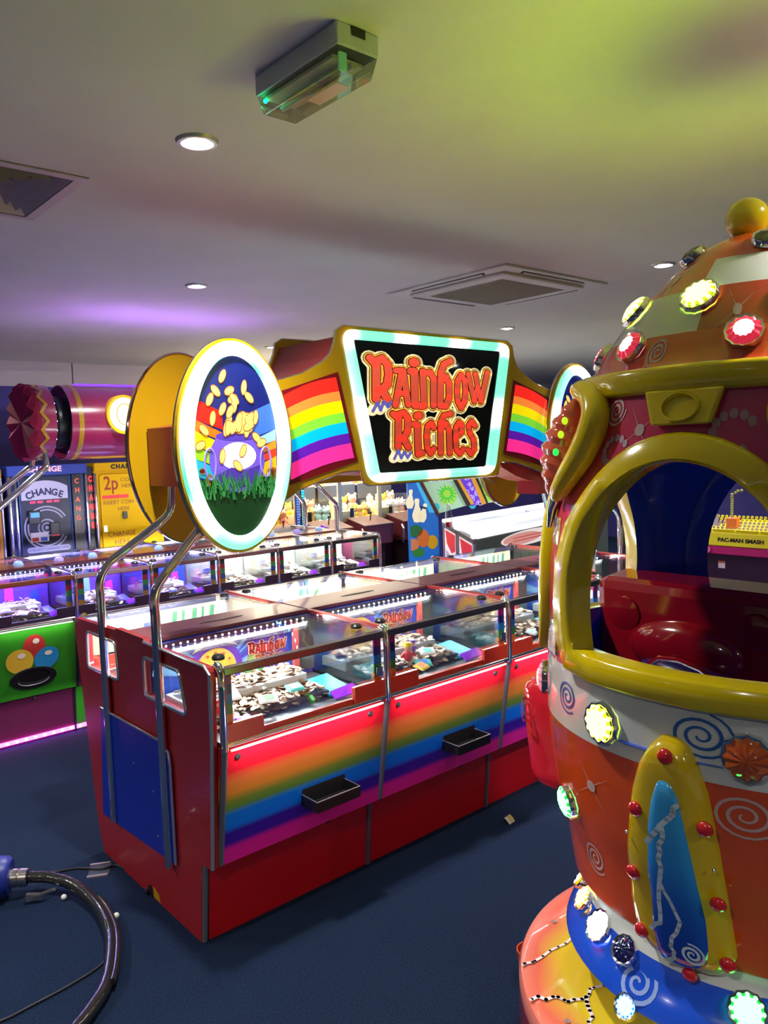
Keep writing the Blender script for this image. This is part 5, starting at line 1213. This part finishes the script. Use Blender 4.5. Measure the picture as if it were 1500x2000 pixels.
# band, dome, ball
mb = MB(); sec = [(0.0, 1.748), (0.016, 1.75), (0.022, 1.758), (0.022, 1.798), (0.014, 1.808), (-0.02, 1.812)]
for o_, z in sec:
    for k in range(96):
        a = 2 * PI * k / 96; r = 0.392 + o_; mb.v.append((r * AX * math.cos(a), r * BY * math.sin(a), z))
for i in range(len(sec) - 1):
    for k in range(96): mb.f.append((i * 96 + k, i * 96 + (k + 1) % 96, (i + 1) * 96 + (k + 1) % 96, (i + 1) * 96 + k)); mb.m.append(0)
mb.build('roof_band', YELLOWP, rd, True, angle=50)
def domem(a, z):
    s_ = int(((a - 183) % 360) // 60)
    if z < 1.885: return 0
    if z < 1.99: return (2, 1, 2, 1, 2, 1)[s_]
    if z < 2.066: return (1, 0, 1, 0, 1, 0)[int(((a - 178) % 360) // 60)]
    return 0
PZ2 = [1.808, 1.821, 1.85, 1.885, 1.92, 1.955, 1.99, 2.028, 2.066, 2.09, 2.115, 2.135, 2.149]
grid_surface('dome', PZ2, 120, 0.0, domem, [OR, WH, DRED])
MB().lathe([(0.05, 2.10), (0.036, 2.118), (0.032, 2.135)], 20).build('ball_collar', YELLOWP, rd, True)
MB().ell((0, 0, 2.178), 0.052, 24, 16).build('roof_ball', YELLOWP, rd, True)
# skirt, neck and platform
MB().lathe([(0.38, 0.285), (0.44, 0.30), (0.462, 0.325), (0.455, 0.345), (0.435, 0.37), (0.415, 0.40), (0.405, 0.43)], 72).build('skirt', RSKIRT, rd, True)
mb = MB()
for r, z in ((0.405, 0.428), (0.415, 0.45), (0.437, 0.476)):
    for k in range(72): a = 2 * PI * k / 72; f = (z - 0.428) / 0.048; mb.v.append((r * (1 + (AX - 1) * f) * math.cos(a), r * (1 + (BY - 1) * f) * math.sin(a), z))
for i in range(2):
    for k in range(72): mb.f.append((i * 72 + k, i * 72 + (k + 1) % 72, (i + 1) * 72 + (k + 1) % 72, (i + 1) * 72 + k)); mb.m.append(0)
mb.build('white_neck', WH, rd, True)
MB().lathe([(0.33, 0.19), (0.34, 0.24), (0.39, 0.29)], 48).build('neck', mat('neck grey', (0.3, 0.3, 0.32), 0.4), rd, True)
# platform top: sprayed radial colours
pm = bpy.data.materials.new('platform spray'); pm.use_nodes = True
nt = pm.node_tree; b = nt.nodes['Principled BSDF']; tc = nt.nodes.new('ShaderNodeTexCoord'); sp = nt.nodes.new('ShaderNodeSeparateXYZ'); cb = nt.nodes.new('ShaderNodeCombineXYZ'); ln = nt.nodes.new('ShaderNodeVectorMath'); ln.operation = 'LENGTH'
r_ = nt.nodes.new('ShaderNodeValToRGB'); ns = nt.nodes.new('ShaderNodeTexNoise'); ns.inputs['Scale'].default_value = 4; ad = nt.nodes.new('ShaderNodeMath'); ad.operation = 'MULTIPLY_ADD'; ad.inputs[1].default_value = 0.09
nt.links.new(tc.outputs['Object'], sp.inputs[0]); nt.links.new(sp.outputs['X'], cb.inputs['X']); nt.links.new(sp.outputs['Y'], cb.inputs['Y']); nt.links.new(cb.outputs[0], ln.inputs[0])
nt.links.new(tc.outputs['Object'], ns.inputs['Vector']); nt.links.new(ns.outputs['Fac'], ad.inputs[0]); nt.links.new(ln.outputs['Value'], ad.inputs[2]); nt.links.new(ad.outputs[0], r_.inputs[0])
els = r_.color_ramp.elements
for e_, (p, c) in zip((els[0], els[1], els.new(0.5), els.new(0.55)), ((0.0, '#e8c020'), (0.66, '#d82048'), (0.52, '#e8c828'), (0.585, '#ec7058'))): e_.position = p; e_.color = (*lin(c), 1)
nt.links.new(r_.outputs[0], b.inputs['Base Color']); b.inputs['Roughness'].default_value = 0.2; b.inputs['Coat Weight'].default_value = 0.8
MB().lathe([(0.0, 0.201), (0.30, 0.201), (0.57, 0.198), (0.588, 0.192), (0.595, 0.18), (0.595, 0.15)], 96).build('platform_top', pm, rd, True)
MB().lathe([(0.594, 0.155), (0.598, 0.02), (0.59, 0.0)], 96).build('platform_side', mat('platform crimson', '#b01838', 0.2, coat=0.8), rd, True)
fpl = lambda u, v, d: (u, v, 0.2015 + d)
LT = mat('lightning paint', '#f6e8e8', 0.35)
def bolt(pts, w_, frm, d, name, m=None, jag=0.006, seed=0):
    rn = random.Random(seed); P = []
    for a, c in zip(pts, pts[1:]):
        for k in range(3):
            f = k / 3; P.append((a[0] + (c[0] - a[0]) * f + (rn.uniform(-jag, jag) if k else 0), a[1] + (c[1] - a[1]) * f + (rn.uniform(-jag, jag) if k else 0)))
    P.append(pts[-1]); mb = MB()
    for i, (p, q) in enumerate(zip(P, P[1:])): stroke(mb, [p, q], w_ * (1 - 0.4 * i / len(P)), d, frm)
    return mb.build(name, m or LT, rd)
bolt([(-0.381, 0.441), (-0.345, 0.428), (-0.248, 0.421), (-0.15, 0.42)], 0.010, fpl, 0.0006, 'lightning', seed=1)
bolt([(-0.474, 0.339), (-0.426, 0.306), (-0.412, 0.268), (-0.364, 0.246), (-0.32, 0.253), (-0.26, 0.21)], 0.012, fpl, 0.0006, 'lightning', seed=2)
bolt([(-0.364, 0.246), (-0.40, 0.211), (-0.445, 0.175)], 0.012, fpl, 0.0006, 'lightning', seed=3)
SW = mat('swirl white', '#b89a98', 0.3); SWB = mat('swirl blue', '#2a5aa0', 0.3)
for x, y, r in ((-0.157, 0.503, 0.05), (-0.471, 0.229, 0.05)):
    mb = MB(); star(mb, x, y, r, fpl, 0.0008); mb.build('star_print', SW, rd)
for az, z, r, m, asp, ph in ((169.6, 1.846, 0.040, SW, 1.0, 0.3), (157.6, 1.715, 0.042, SW, 1.0, 2.0), (147.9, 1.0, 0.05, SWB, 1.0, 1.0), (191, 1.012, 0.062, SWB, 1.2, 3.2), (200.7, 0.855, 0.062, SW, 1.2, 2.4), (153.2, 0.59, 0.05, SW, 1.0, 1.2), (95, 0.86, 0.05, SW, 1.0, 0.2), (240, 0.8, 0.06, SW, 1.0, 1.0), (300, 0.85, 0.06, SW, 1.0, 1.0), (20, 0.8, 0.06, SW, 1, 0.5)):
    mb = MB(); swirl(mb, 0, z, r * 0.85, frR(az), 0.0015, 2.7, 0.0052, 0, ph, asp); mb.build('swirl_print', m, rd)
mb = MB(); sk = lambda u, v, d: (lambda a, q: ((q[0] + d) * math.cos(a), (q[0] + d) * math.sin(a), q[1]))(math.radians(172.5) + u / 0.44, (0.4565 - (v - 0.338) * 0.75, v))
swirl(mb, 0, 0.372, 0.045, sk, 0.004, 2.4, 0.007, 0, 0.5, 1.3); mb.build('swirl_print', mat('swirl pale blue', '#8aa0d8', 0.3), rd)
for az, z in ((197.1, 1.925), (169.3, 1.668), (158.6, 0.802), (151.0, 2.03), (230, 0.7)):
    mb = MB(); star(mb, 0, z, 0.09, frR(az), 0.002); mb.build('star_print', SW, rd)
# airbrushed cog patches on the crimson cabin
for az, z, s_ in ((197.5, 1.655, 1.0), (161, 1.62, 0.8)):
    f_ = frR(az); mb = MB()
    for k in range(7):
        a = 0.6 + k * 0.5; mb.flat(ellipse(0.045 * s_ * math.cos(a), z + 0.04 * s_ * math.sin(a), 0.010 * s_, 0.012 * s_, 8), f_, 0.002)
    mb.flat([(0.055 * s_ * math.cos(q), z + 0.05 * s_ * math.sin(q)) for q in [3.3 + 0.2 * k for k in range(11)]] + [(0.035 * s_ * math.cos(q), z + 0.03 * s_ * math.sin(q)) for q in [5.3 - 0.2 * k for k in range(11)]], f_, 0.0015)
    mb.build('cog_print', mat('cog lilac', '#a88098', 0.4), rd)['kind'] = 'stuff'
# step fins: yellow one facing the viewer, crimson one on the far side
def interp(z, zs, vs):
    for i in range(len(zs) - 1):
        if zs[i] <= z <= zs[i + 1]: return vs[i] + (vs[i + 1] - vs[i]) * (z - zs[i]) / (zs[i + 1] - zs[i])
    return vs[0] if z < zs[0] else vs[-1]
def rowfill(name, m, zl, al, zrr, ar, d0, d1, daz=0.0, nz=30, nc=14, pw=6):
    mb = MB(); z0, z1 = zl[0], zl[-1]; V = []
    for i in range(nz + 1):
        q = 0.5 - 0.5 * math.cos(PI * i / nz); z = z0 + (z1 - z0) * q
        a, c = interp(z, zl, al), interp(z, zrr, ar)
        for k in range(nc + 1):
            s_ = 0.5 - 0.5 * math.cos(PI * k / nc); h = (1 - abs(2 * s_ - 1) ** pw) * (1 - abs(2 * q - 1) ** (pw * 3))
            mb.v.append(tuple(RP(a + (c - a) * s_ + daz, z, d0 + (d1 - d0) * h)))
    for i in range(nz):
        for k in range(nc):
            b_ = i * (nc + 1) + k; mb.f.append((b_, b_ + 1, b_ + nc + 2, b_ + nc + 1)); mb.m.append(0)
    return mb.build(name, m, rd, True, angle=75)
FL = ([.435, .445, .46, .505, .578, .721, .866, .93, .965, .99, 1.002, 1.007], [186, 178.5, 173.5, 169.6, 168.4, 170.4, 173.6, 176, 178.2, 180.6, 182.3, 183.9])
FR = ([.435, .448, .463, .511, .564, .757, .887, .95, .98, .997, 1.007], [188, 194.5, 198, 200.3, 199.3, 196.3, 193.6, 191.2, 189.3, 187.0, 184.1])
IL = ([.452, .458, .47, .532, .682, .80, .86, .90, .918, .926], [184, 180.8, 179, 177.6, 178.3, 179.6, 180.8, 182.2, 183.2, 184.0])
IR = ([.452, .47, .50, .526, .598, .721, .821, .88, .91, .926], [186, 190.4, 193.2, 193.8, 193.2, 191.3, 189.4, 188.0, 186.3, 184.3])
rowfill('step_fin', mat('fin yellow', '#c8a808', 0.16, coat=0.9), *FL, *FR, -0.03, 0.052)
INS = rampmat('fin blue spray', [(0.0, '#0a2a90'), (0.35, '#1248b8'), (0.6, '#2a86cc'), (1.0, '#3a9cd0')], 'Z', 0.45, 0.92, rough=0.16, coat=0.9)
rowfill('fin_inset', INS, *IL, *IR, 0.03, 0.064)
fin_fr = lambda u, v, d: RP(u, v, d)
FLB = mat('lightning pale', '#b8ccd8', 0.3)
def fbolt(pts, w_, nm='lightning', seed=0):
    mb = MB(); rn = random.Random(seed); P = []
    for a, c in zip(pts, pts[1:]):
        for k in range(4):
            f = k / 4; P.append((a[0] + (c[0] - a[0]) * f + (rn.uniform(-0.5, 0.5) if k else 0), a[1] + (c[1] - a[1]) * f))
    P.append(pts[-1])
    frd = lambda u, v, d: RP(184 + math.degrees(u / 0.47), v, d)
    for i, (p, q) in enumerate(zip(P, P[1:])): stroke(mb, [(math.radians(p[0] - 184) * 0.47, p[1]), (math.radians(q[0] - 184) * 0.47, q[1])], w_, 0.0652, frd)
    mb.build(nm, FLB, rd)
fbolt([(187.6, .87), (185.5, .832), (180.6, .764)], 0.010, seed=1)
fbolt([(184.1, .815), (183.6, .75), (182.8, .675)], 0.009, seed=2)
fbolt([(182.8, .675), (186.7, .586), (184.2, .522), (185, .489), (182.4, .475)], 0.008, seed=3)
fbolt([(182.8, .675), (181.8, .564), (179.2, .54)], 0.009, seed=4)
mb = MB(); swirl(mb, math.radians(5.2) * 0.47, 0.515, 0.026, lambda u, v, d: RP(184 + math.degrees(u / 0.47), v, d), 0.0652, 2.3, 0.005); mb.build('swirl_print', FLB, rd)
RIV = mat('rivet red', '#c01820', 0.18, coat=0.8)
for a, z in ((184.7, .967), (177.5, .825), (175.0, .659), (192.9, .828), (195.2, .657), (197.0, .512), (175.2, .51), (187.6, .4465)):
    MB().ell((0, 0, 0), (0.018, 0.018, 0.011), 14, 8).build('fin_stud', RIV, rd, True, loc=RP(a, z, 0.050), rot=RN(a, z).to_track_quat('Z', 'Y').to_euler())
for a, z in ((174.6, .76), (194.6, .74)): MB().ell(tuple(RP(a, z, 0.05)), 0.004, 8, 5).build('fin_screw', STEEL, rd)
SZ = lambda q: [0.63 + (z - 0.435) * 0.56 for z in q]
rowfill('side_fin', mat('fin crimson', '#c41c2c', 0.16, coat=0.9), SZ(FL[0]), FL[1], SZ(FR[0]), FR[1], -0.03, 0.085, daz=-78)
mb = MB(); swirl(mb, 0, 0.86, 0.045, lambda u, v, d: RP(113 + math.degrees(u / 0.47), v, d), 0.082, 2.3, 0.007); mb.build('swirl_print', SW, rd)
# ear lamps: ribbed red lens in a yellow collar, on each pillar
for c in (136, 46, 226, 316):
    s_ = 1 if c in (136, 316) else -1
    f_ = lambda u, v, d, c=c, s_=s_: RP(c + s_ * u, v, d)
    pts = [f_(-9, 1.772, 0.02), f_(2, 1.775, 0.03), f_(10, 1.755, 0.03), f_(15.5, 1.715, 0.03), f_(16, 1.67, 0.03), f_(13.5, 1.615, 0.03), f_(9, 1.565, 0.03), f_(5, 1.525, 0.03), f_(1, 1.50, 0.025)]
    P = smooth_path(pts, 5); n = len(P)
    MB().tube(P, [0.012 + 0.024 * math.sin(PI * min(1, (i + 2) / (n + 1))) ** 0.6 for i in range(n)], 14).build('ear_collar', YELLOWP, rd, True)
    prof = []
    nr = 30
    for i in range(nr + 1):
        q = i / nr; prof.append((max(0.0, (0.056 * math.sin(PI * (0.06 + 0.9 * q)) ** 0.8) * (1 + 0.10 * math.sin(q * 2 * PI * 7))), 0.26 * q))
    lo = f_(-7, 1.505, 0.02); hi = f_(-4, 1.765, 0.03)
    d = (hi - lo).normalized()
    MB().lathe(prof, 24).build('ribbed_lens', mat('ribbed lens red', '#b84a30', 0.1, spec=0.8, coat=1.0, emit=0.12), rd, True, loc=lo, rot=d.to_track_quat('Z', 'Y').to_euler())
    for k, (z, col) in enumerate(((1.70, '#a8e020'), (1.665, '#a8e020'), (1.62, '#20d850'))):
        MB().ell(tuple(f_(2, z, 0.06)), (0.008, 0.008, 0.010), 8, 6).build('lens_spark', mat('spark ' + col, col, 0.3, emit=1.5), rd, True)
    MB().tube([f_(-3, 1.505, 0.012), f_(-3.5, 1.47, 0.016), f_(-4, 1.42, 0.014)], [0.02, 0.014, 0.006], 10).build('ear_tip', CHROME, rd, True)
    # shiny foil strip down each pillar
    MB().prism([(-0.035, 1.09), (0.035, 1.09), (0.025, 1.45), (-0.02, 1.45)], [], 0.0, 0.006, frR(c)).build('foil_strip', mat('foil', (0.75, 0.7, 0.8), 0.15, 0.9, noise=0.4, nscale=40, bump=0.8), rd)
# flashing lamps
def ride_lamp(pos, nrm, r, col, kind, watts=0.0):
    rot = Vector(nrm).to_track_quat('Z', 'Y').to_euler()
    base = MB(); n = 36
    prof = [(1.0, -0.004), (1.0, 0.006), (0.96, 0.012), (0.80, 0.010)]
    for i, (q, z) in enumerate(prof):
        for k in range(n): a = 2 * PI * k / n; rr = r * q * (1 + (0.03 * math.cos(12 * a) if i < 3 else 0)); base.v.append((rr * math.cos(a), rr * math.sin(a), z))
    for i in range(len(prof) - 1):
        for k in range(n): base.f.append((i * n + k, i * n + (k + 1) % n, (i + 1) * n + (k + 1) % n, (i + 1) * n + k)); base.m.append(0)
    o = base.build('lamp', mat('lamp chrome', (0.7, 0.7, 0.72), 0.12, 1.0), rd, True, loc=pos, rot=rot)
    name = 'lens %s %s' % (col, kind); L3 = lin(col)
    if kind == 'on':
        m0 = mat(name, col, 0.15, emit=1.6, coat=0.5); m1 = mat('lens hot ' + col, col, 0.15, emit=3.6, ecol=tuple(min(1, 0.10 + x * 1.1) for x in L3))
    elif kind == 'dim':
        m0 = mat(name, col, 0.12, emit=0.7, coat=0.8); m1 = mat('lens hot dim ' + col, col, 0.15, emit=3.2, ecol=tuple(0.3 + 0.7 * x for x in L3))
    else:
        m0 = mat(name, col, 0.1, coat=1.0); m1 = m0
    mb = MB(); N = 48; rings = [(0.92, 0.010), (0.84, 0.017), (0.70, 0.025), (0.50, 0.032), (0.26, 0.036), (0.0, 0.038)]
    hs = 0.55 * r / 0.038
    for i, (q, z) in enumerate(rings[:-1]):
        for k in range(N): a = 2 * PI * k / N; w_ = 1 + (0.06 * math.cos(12 * a) if i < 3 else 0.04 * math.cos(12 * a + i)); mb.v.append((r * q * w_ * math.cos(a), r * q * w_ * math.sin(a), z * hs * (1 + (0.05 * math.cos(12 * a)))))
    mb.v.append((0, 0, 0.038 * hs))
    for i in range(len(rings) - 2):
        for k in range(N):
            mb.f.append((i * N + k, i * N + (k + 1) % N, (i + 1) * N + (k + 1) % N, (i + 1) * N + k))
            petal = (k + 2) % 4
            if i == 0: mi = 2 if petal in (0, 3) or kind != 'on' else 0
            elif i == 1: mi = 0 if petal in (0, 3) else (1 if kind == 'on' else 0)
            elif i == 2: mi = 1 if kind == 'on' else (0 if k % 2 else 1 if kind == 'dim' and False else 0)
            else: mi = 1
            mb.m.append(mi)
    for k in range(N): mb.f.append(((len(rings) - 2) * N + k, (len(rings) - 2) * N + (k + 1) % N, len(mb.v) - 1)); mb.m.append(1)
    le = mb.build('lens', [m0, m1, mat('lens rim mirror', (0.25, 0.26, 0.24), 0.12, 1.0)], o, True, angle=25)
    if watts:
        light('lamp_bulb', 'SPOT', o, (0, 0, 0.06), watts, lin(col), 0.03, rot=(PI, 0, 0), spot=2.7, blend=0.9)
    return o
YG_, PK, GN, OG, WHL = '#c8f018', '#f03050', '#18e040', '#b04a18', '#f4f4ff'
def rl(az, z, r, col, kind, w_=0.0): ride_lamp(RP(az, z, 0.004), RN(az, z), r, col, kind, w_)
for k in range(8):
    rl(180 - k * 45.0, 1.968, 0.045, YG_, 'on', 3.0 if k in (0, 1, 7) else 2.0)
    rl(154.9 - k * 45.0 + (0 if k else 0), 1.868, 0.042, PK, 'dim', 0.5)
for k in range(4): rl(220 - k * 90, 2.098, 0.036, '#2a2a24', 'off')
rl(164.4, 0.980, 0.050, YG_, 'on', 2.0)
rl(201.1, 0.985, 0.052, OG, 'off')
rl(143.5, 0.705, 0.045, GN, 'on', 1.0)
rl(122.0, 0.985, 0.048, '#f08090', 'dim')
for a in (240, 285, 330, 15, 60): rl(a, 0.985, 0.05, YG_ if a % 2 else OG, 'on' if a % 2 else 'off')
def sl(az, r, z, rr, col, kind, w_=0.0):
    a = math.radians(az); ride_lamp((r * math.cos(a), r * math.sin(a), z), (math.cos(a) * 0.8, math.sin(a) * 0.8, 0.6), rr, col, kind, w_)
sl(205.1, 0.425, 0.405, 0.042, GN, 'on', 1.0)
sl(171.5, 0.462, 0.318, 0.030, '#2080ff', 'on', 0.6)
sl(134.5, 0.415, 0.418, 0.036, '#ffb010', 'on', 0.6)
sl(150.5, 0.415, 0.412, 0.042, WHL, 'on', 0.8)
sl(165.0, 0.413, 0.412, 0.036, '#101850', 'off')
sl(122.0, 0.415, 0.420, 0.030, '#ffb010', 'dim')
for a in (240, 285, 330, 15, 60): sl(a, 0.415, 0.41, 0.036, GN, 'dim')
# red dashboard with moulded knobs and wheel boss
DS = mat('dash red', '#800a14', 0.12, coat=1.0)
DX = 0.073
MB().hexa([(DX - 0.03, -0.40, 0.955), (DX + 0.22, -0.40, 0.955), (DX + 0.22, 0.47, 0.955), (DX - 0.03, 0.47, 0.955), (DX, -0.40, 1.225), (DX + 0.16, -0.40, 1.24), (DX + 0.16, 0.50, 1.24), (DX, 0.50, 1.225)]).build('dashboard', DS, rd, bevel=0.03)
MB().ell((DX - 0.01, 0.20, 1.045), (0.055, 0.175, 0.085), 28, 16).build('wheel_boss', DS, rd, True)
for y in (0.39, -0.0): 
    MB().lathe([(0.054, 0.0), (0.050, 0.010), (0.03, 0.014), (0, 0.015)], 24, center=(0, 0, 0)).build('dash_knob', DS, rd, True, loc=(DX - 0.006, y, 1.125), rot=(0, -PI / 2, 0))
mb = MB(); mb.tube([(DX - 0.062, 0.30, 0.985), (DX - 0.075, 0.24, 1.03), (DX - 0.078, 0.18, 1.035), (DX - 0.075, 0.12, 1.02), (DX - 0.062, 0.06, 0.975)], 0.008, 8); mb.build('boss_rib', DS, rd, True)

# ------------------------------------------------------------------ floor things
h = thing('black_hose', 'black hose with blue end fitting and metal collar curling over the carpet, lower left', 'hose', (0, 0, 0))
hp = smooth_path([(0.80, 3.09, 0.075), (0.85, 3.062, 0.07), (0.905, 3.02, 0.06), (0.955, 2.93, 0.045), (0.975, 2.78, 0.028), (0.955, 2.62, 0.026), (0.912, 2.49, 0.026), (0.835, 2.34, 0.026), (0.76, 2.26, 0.026), (0.68, 2.20, 0.026), (0.55, 2.13, 0.026)], 10)
HM = mat('hose black', (0.018, 0.018, 0.016), 0.22, coat=0.6)
MB().tube(hp, [0.0205 + 0.0007 * math.sin(i * 2.1) for i in range(len(hp))], 16).build('hose_tube', HM, h, True)
hp2 = [p + Vector((0.02, -0.006, 0.006)) for p in hp[38:72]]
MB().tube(hp2, 0.011, 10).build('side_cable', HM, h, True)
ax = (Vector((0.80, 3.09, 0.075)) - Vector((0.85, 3.062, 0.07))).normalized()
rotH = ax.to_track_quat('Z', 'Y').to_euler()
MB().lathe([(0.029, 0.0), (0.033, 0.004), (0.033, 0.03), (0.029, 0.034), (0.033, 0.038), (0.033, 0.07), (0.028, 0.075)], 24).build('metal_collar', mat('collar metal', (0.65, 0.62, 0.56), 0.25, 1.0), h, True, loc=(0.83, 3.073, 0.072), rot=rotH)
MB().lathe([(0.0, 0.06), (0.062, 0.06), (0.074, 0.075), (0.076, 0.13), (0.072, 0.14), (0.076, 0.15), (0.076, 0.34), (0.0, 0.345)], 28).build('blue_fitting', mat('fitting blue', '#1c2c8c', 0.4), h, True, loc=(0.83, 3.073, 0.078), rot=rotH)
mb = MB(); mb.box(0.835, 0.90, 2.985, 2.995, 0.028, 0.036); mb.hexa([(0.80, 3.01, 0.012), (0.85, 2.985, 0.012), (0.86, 3.0, 0.012), (0.81, 3.025, 0.012), (0.80, 3.01, 0.04), (0.84, 2.985, 0.034), (0.85, 3.0, 0.034), (0.81, 3.025, 0.04)])
mb.build('latch_lever', mat('latch metal', (0.5, 0.5, 0.47), 0.3, 0.9), h)
for p in ((0.915, 2.945, 0.012), (1.0, 2.66, 0.03)): MB().ell(p, 0.0105, 10, 7).build('white_stud', WHITE, h, True)
cab = MB().tube(smooth_path([(0.80, 3.25, 0.005), (0.95, 3.17, 0.005), (1.03, 3.133, 0.005), (1.10, 3.055, 0.006), (1.15, 3.045, 0.006), (1.17, 2.99, 0.005), (1.20, 2.90, 0.005), (1.165, 2.78, 0.008), (1.15, 2.75, 0.012)], 8), 0.0045, 8).build('mains_cable', mat('cable black', (0.01, 0.01, 0.012), 0.45))
tag(cab, 'thin black power cable leading along the carpet to the red end panel', 'cable')
c2 = MB().tube(smooth_path([(0.40, 2.45, 0.005), (0.55, 2.424, 0.005), (0.637, 2.428, 0.005), (0.763, 2.441, 0.005), (0.873, 2.471, 0.005), (0.92, 2.53, 0.012), (0.945, 2.62, 0.056)], 8), 0.004, 8).build('thin_cord', mat('cable black', 0))
tag(c2, 'thin black cord looping over the carpet from the hose to the left edge', 'cord')
g = thing('cable_clip_plate', 'small square floor box frame on the carpet that the cable crosses', 'floor plate', (1.095, 3.06, 0.0), -0.5)
MB().box(-0.04, 0.04, -0.05, 0.05, 0.0, 0.003).build('plate', mat('plate dark', (0.02, 0.025, 0.035), 0.5), g)
for y in (-0.047, 0.047): MB().box(-0.042, 0.035, y - 0.005, y + 0.005, 0.0, 0.006).build('metal_edge', mat('plate edge', (0.35, 0.28, 0.26), 0.5, 0.4), g)
l = thing('paper_scrap', 'crumpled white and yellow paper scrap on the carpet before the third pusher', 'litter', (2.556, 2.17, 0.0))
MB().add([(-0.02, -0.018, 0.001), (0.02, -0.015, 0.0015), (0.025, 0.02, 0.02), (0.0, 0.028, 0.008), (-0.022, 0.012, 0.024), (0.0, 0.0, 0.016)], [(0, 1, 5), (1, 2, 5), (2, 3, 5), (3, 4, 5), (4, 0, 5)]).build('paper', mat('scrap white', '#b8b49a', 0.6), l)
MB().add([(0.0, -0.015, 0.012), (0.02, -0.008, 0.012), (0.02, 0.012, 0.022), (0.002, 0.004, 0.021)], [(0, 1, 2, 3)]).build('yellow_print', mat('scrap yellow', '#c0a820', 0.6), l)
s = thing('orange_scoop', 'small orange plastic scoop on the carpet, half behind the ride platform', 'scoop', (1.855, 1.50, 0.0))
s.scale = (0.8, 0.8, 0.75)
MB().lathe([(0.03, 0.0), (0.045, 0.012), (0.052, 0.05), (0.055, 0.085), (0.050, 0.085), (0.046, 0.05), (0.038, 0.014), (0.0, 0.008)], 24).build('bowl', mat('scoop orange', '#c84818', 0.3), s, True)
MB().box(0.05, 0.10, -0.012, 0.012, 0.07, 0.08).build('handle', mat('scoop orange', 0), s, bevel=0.004)
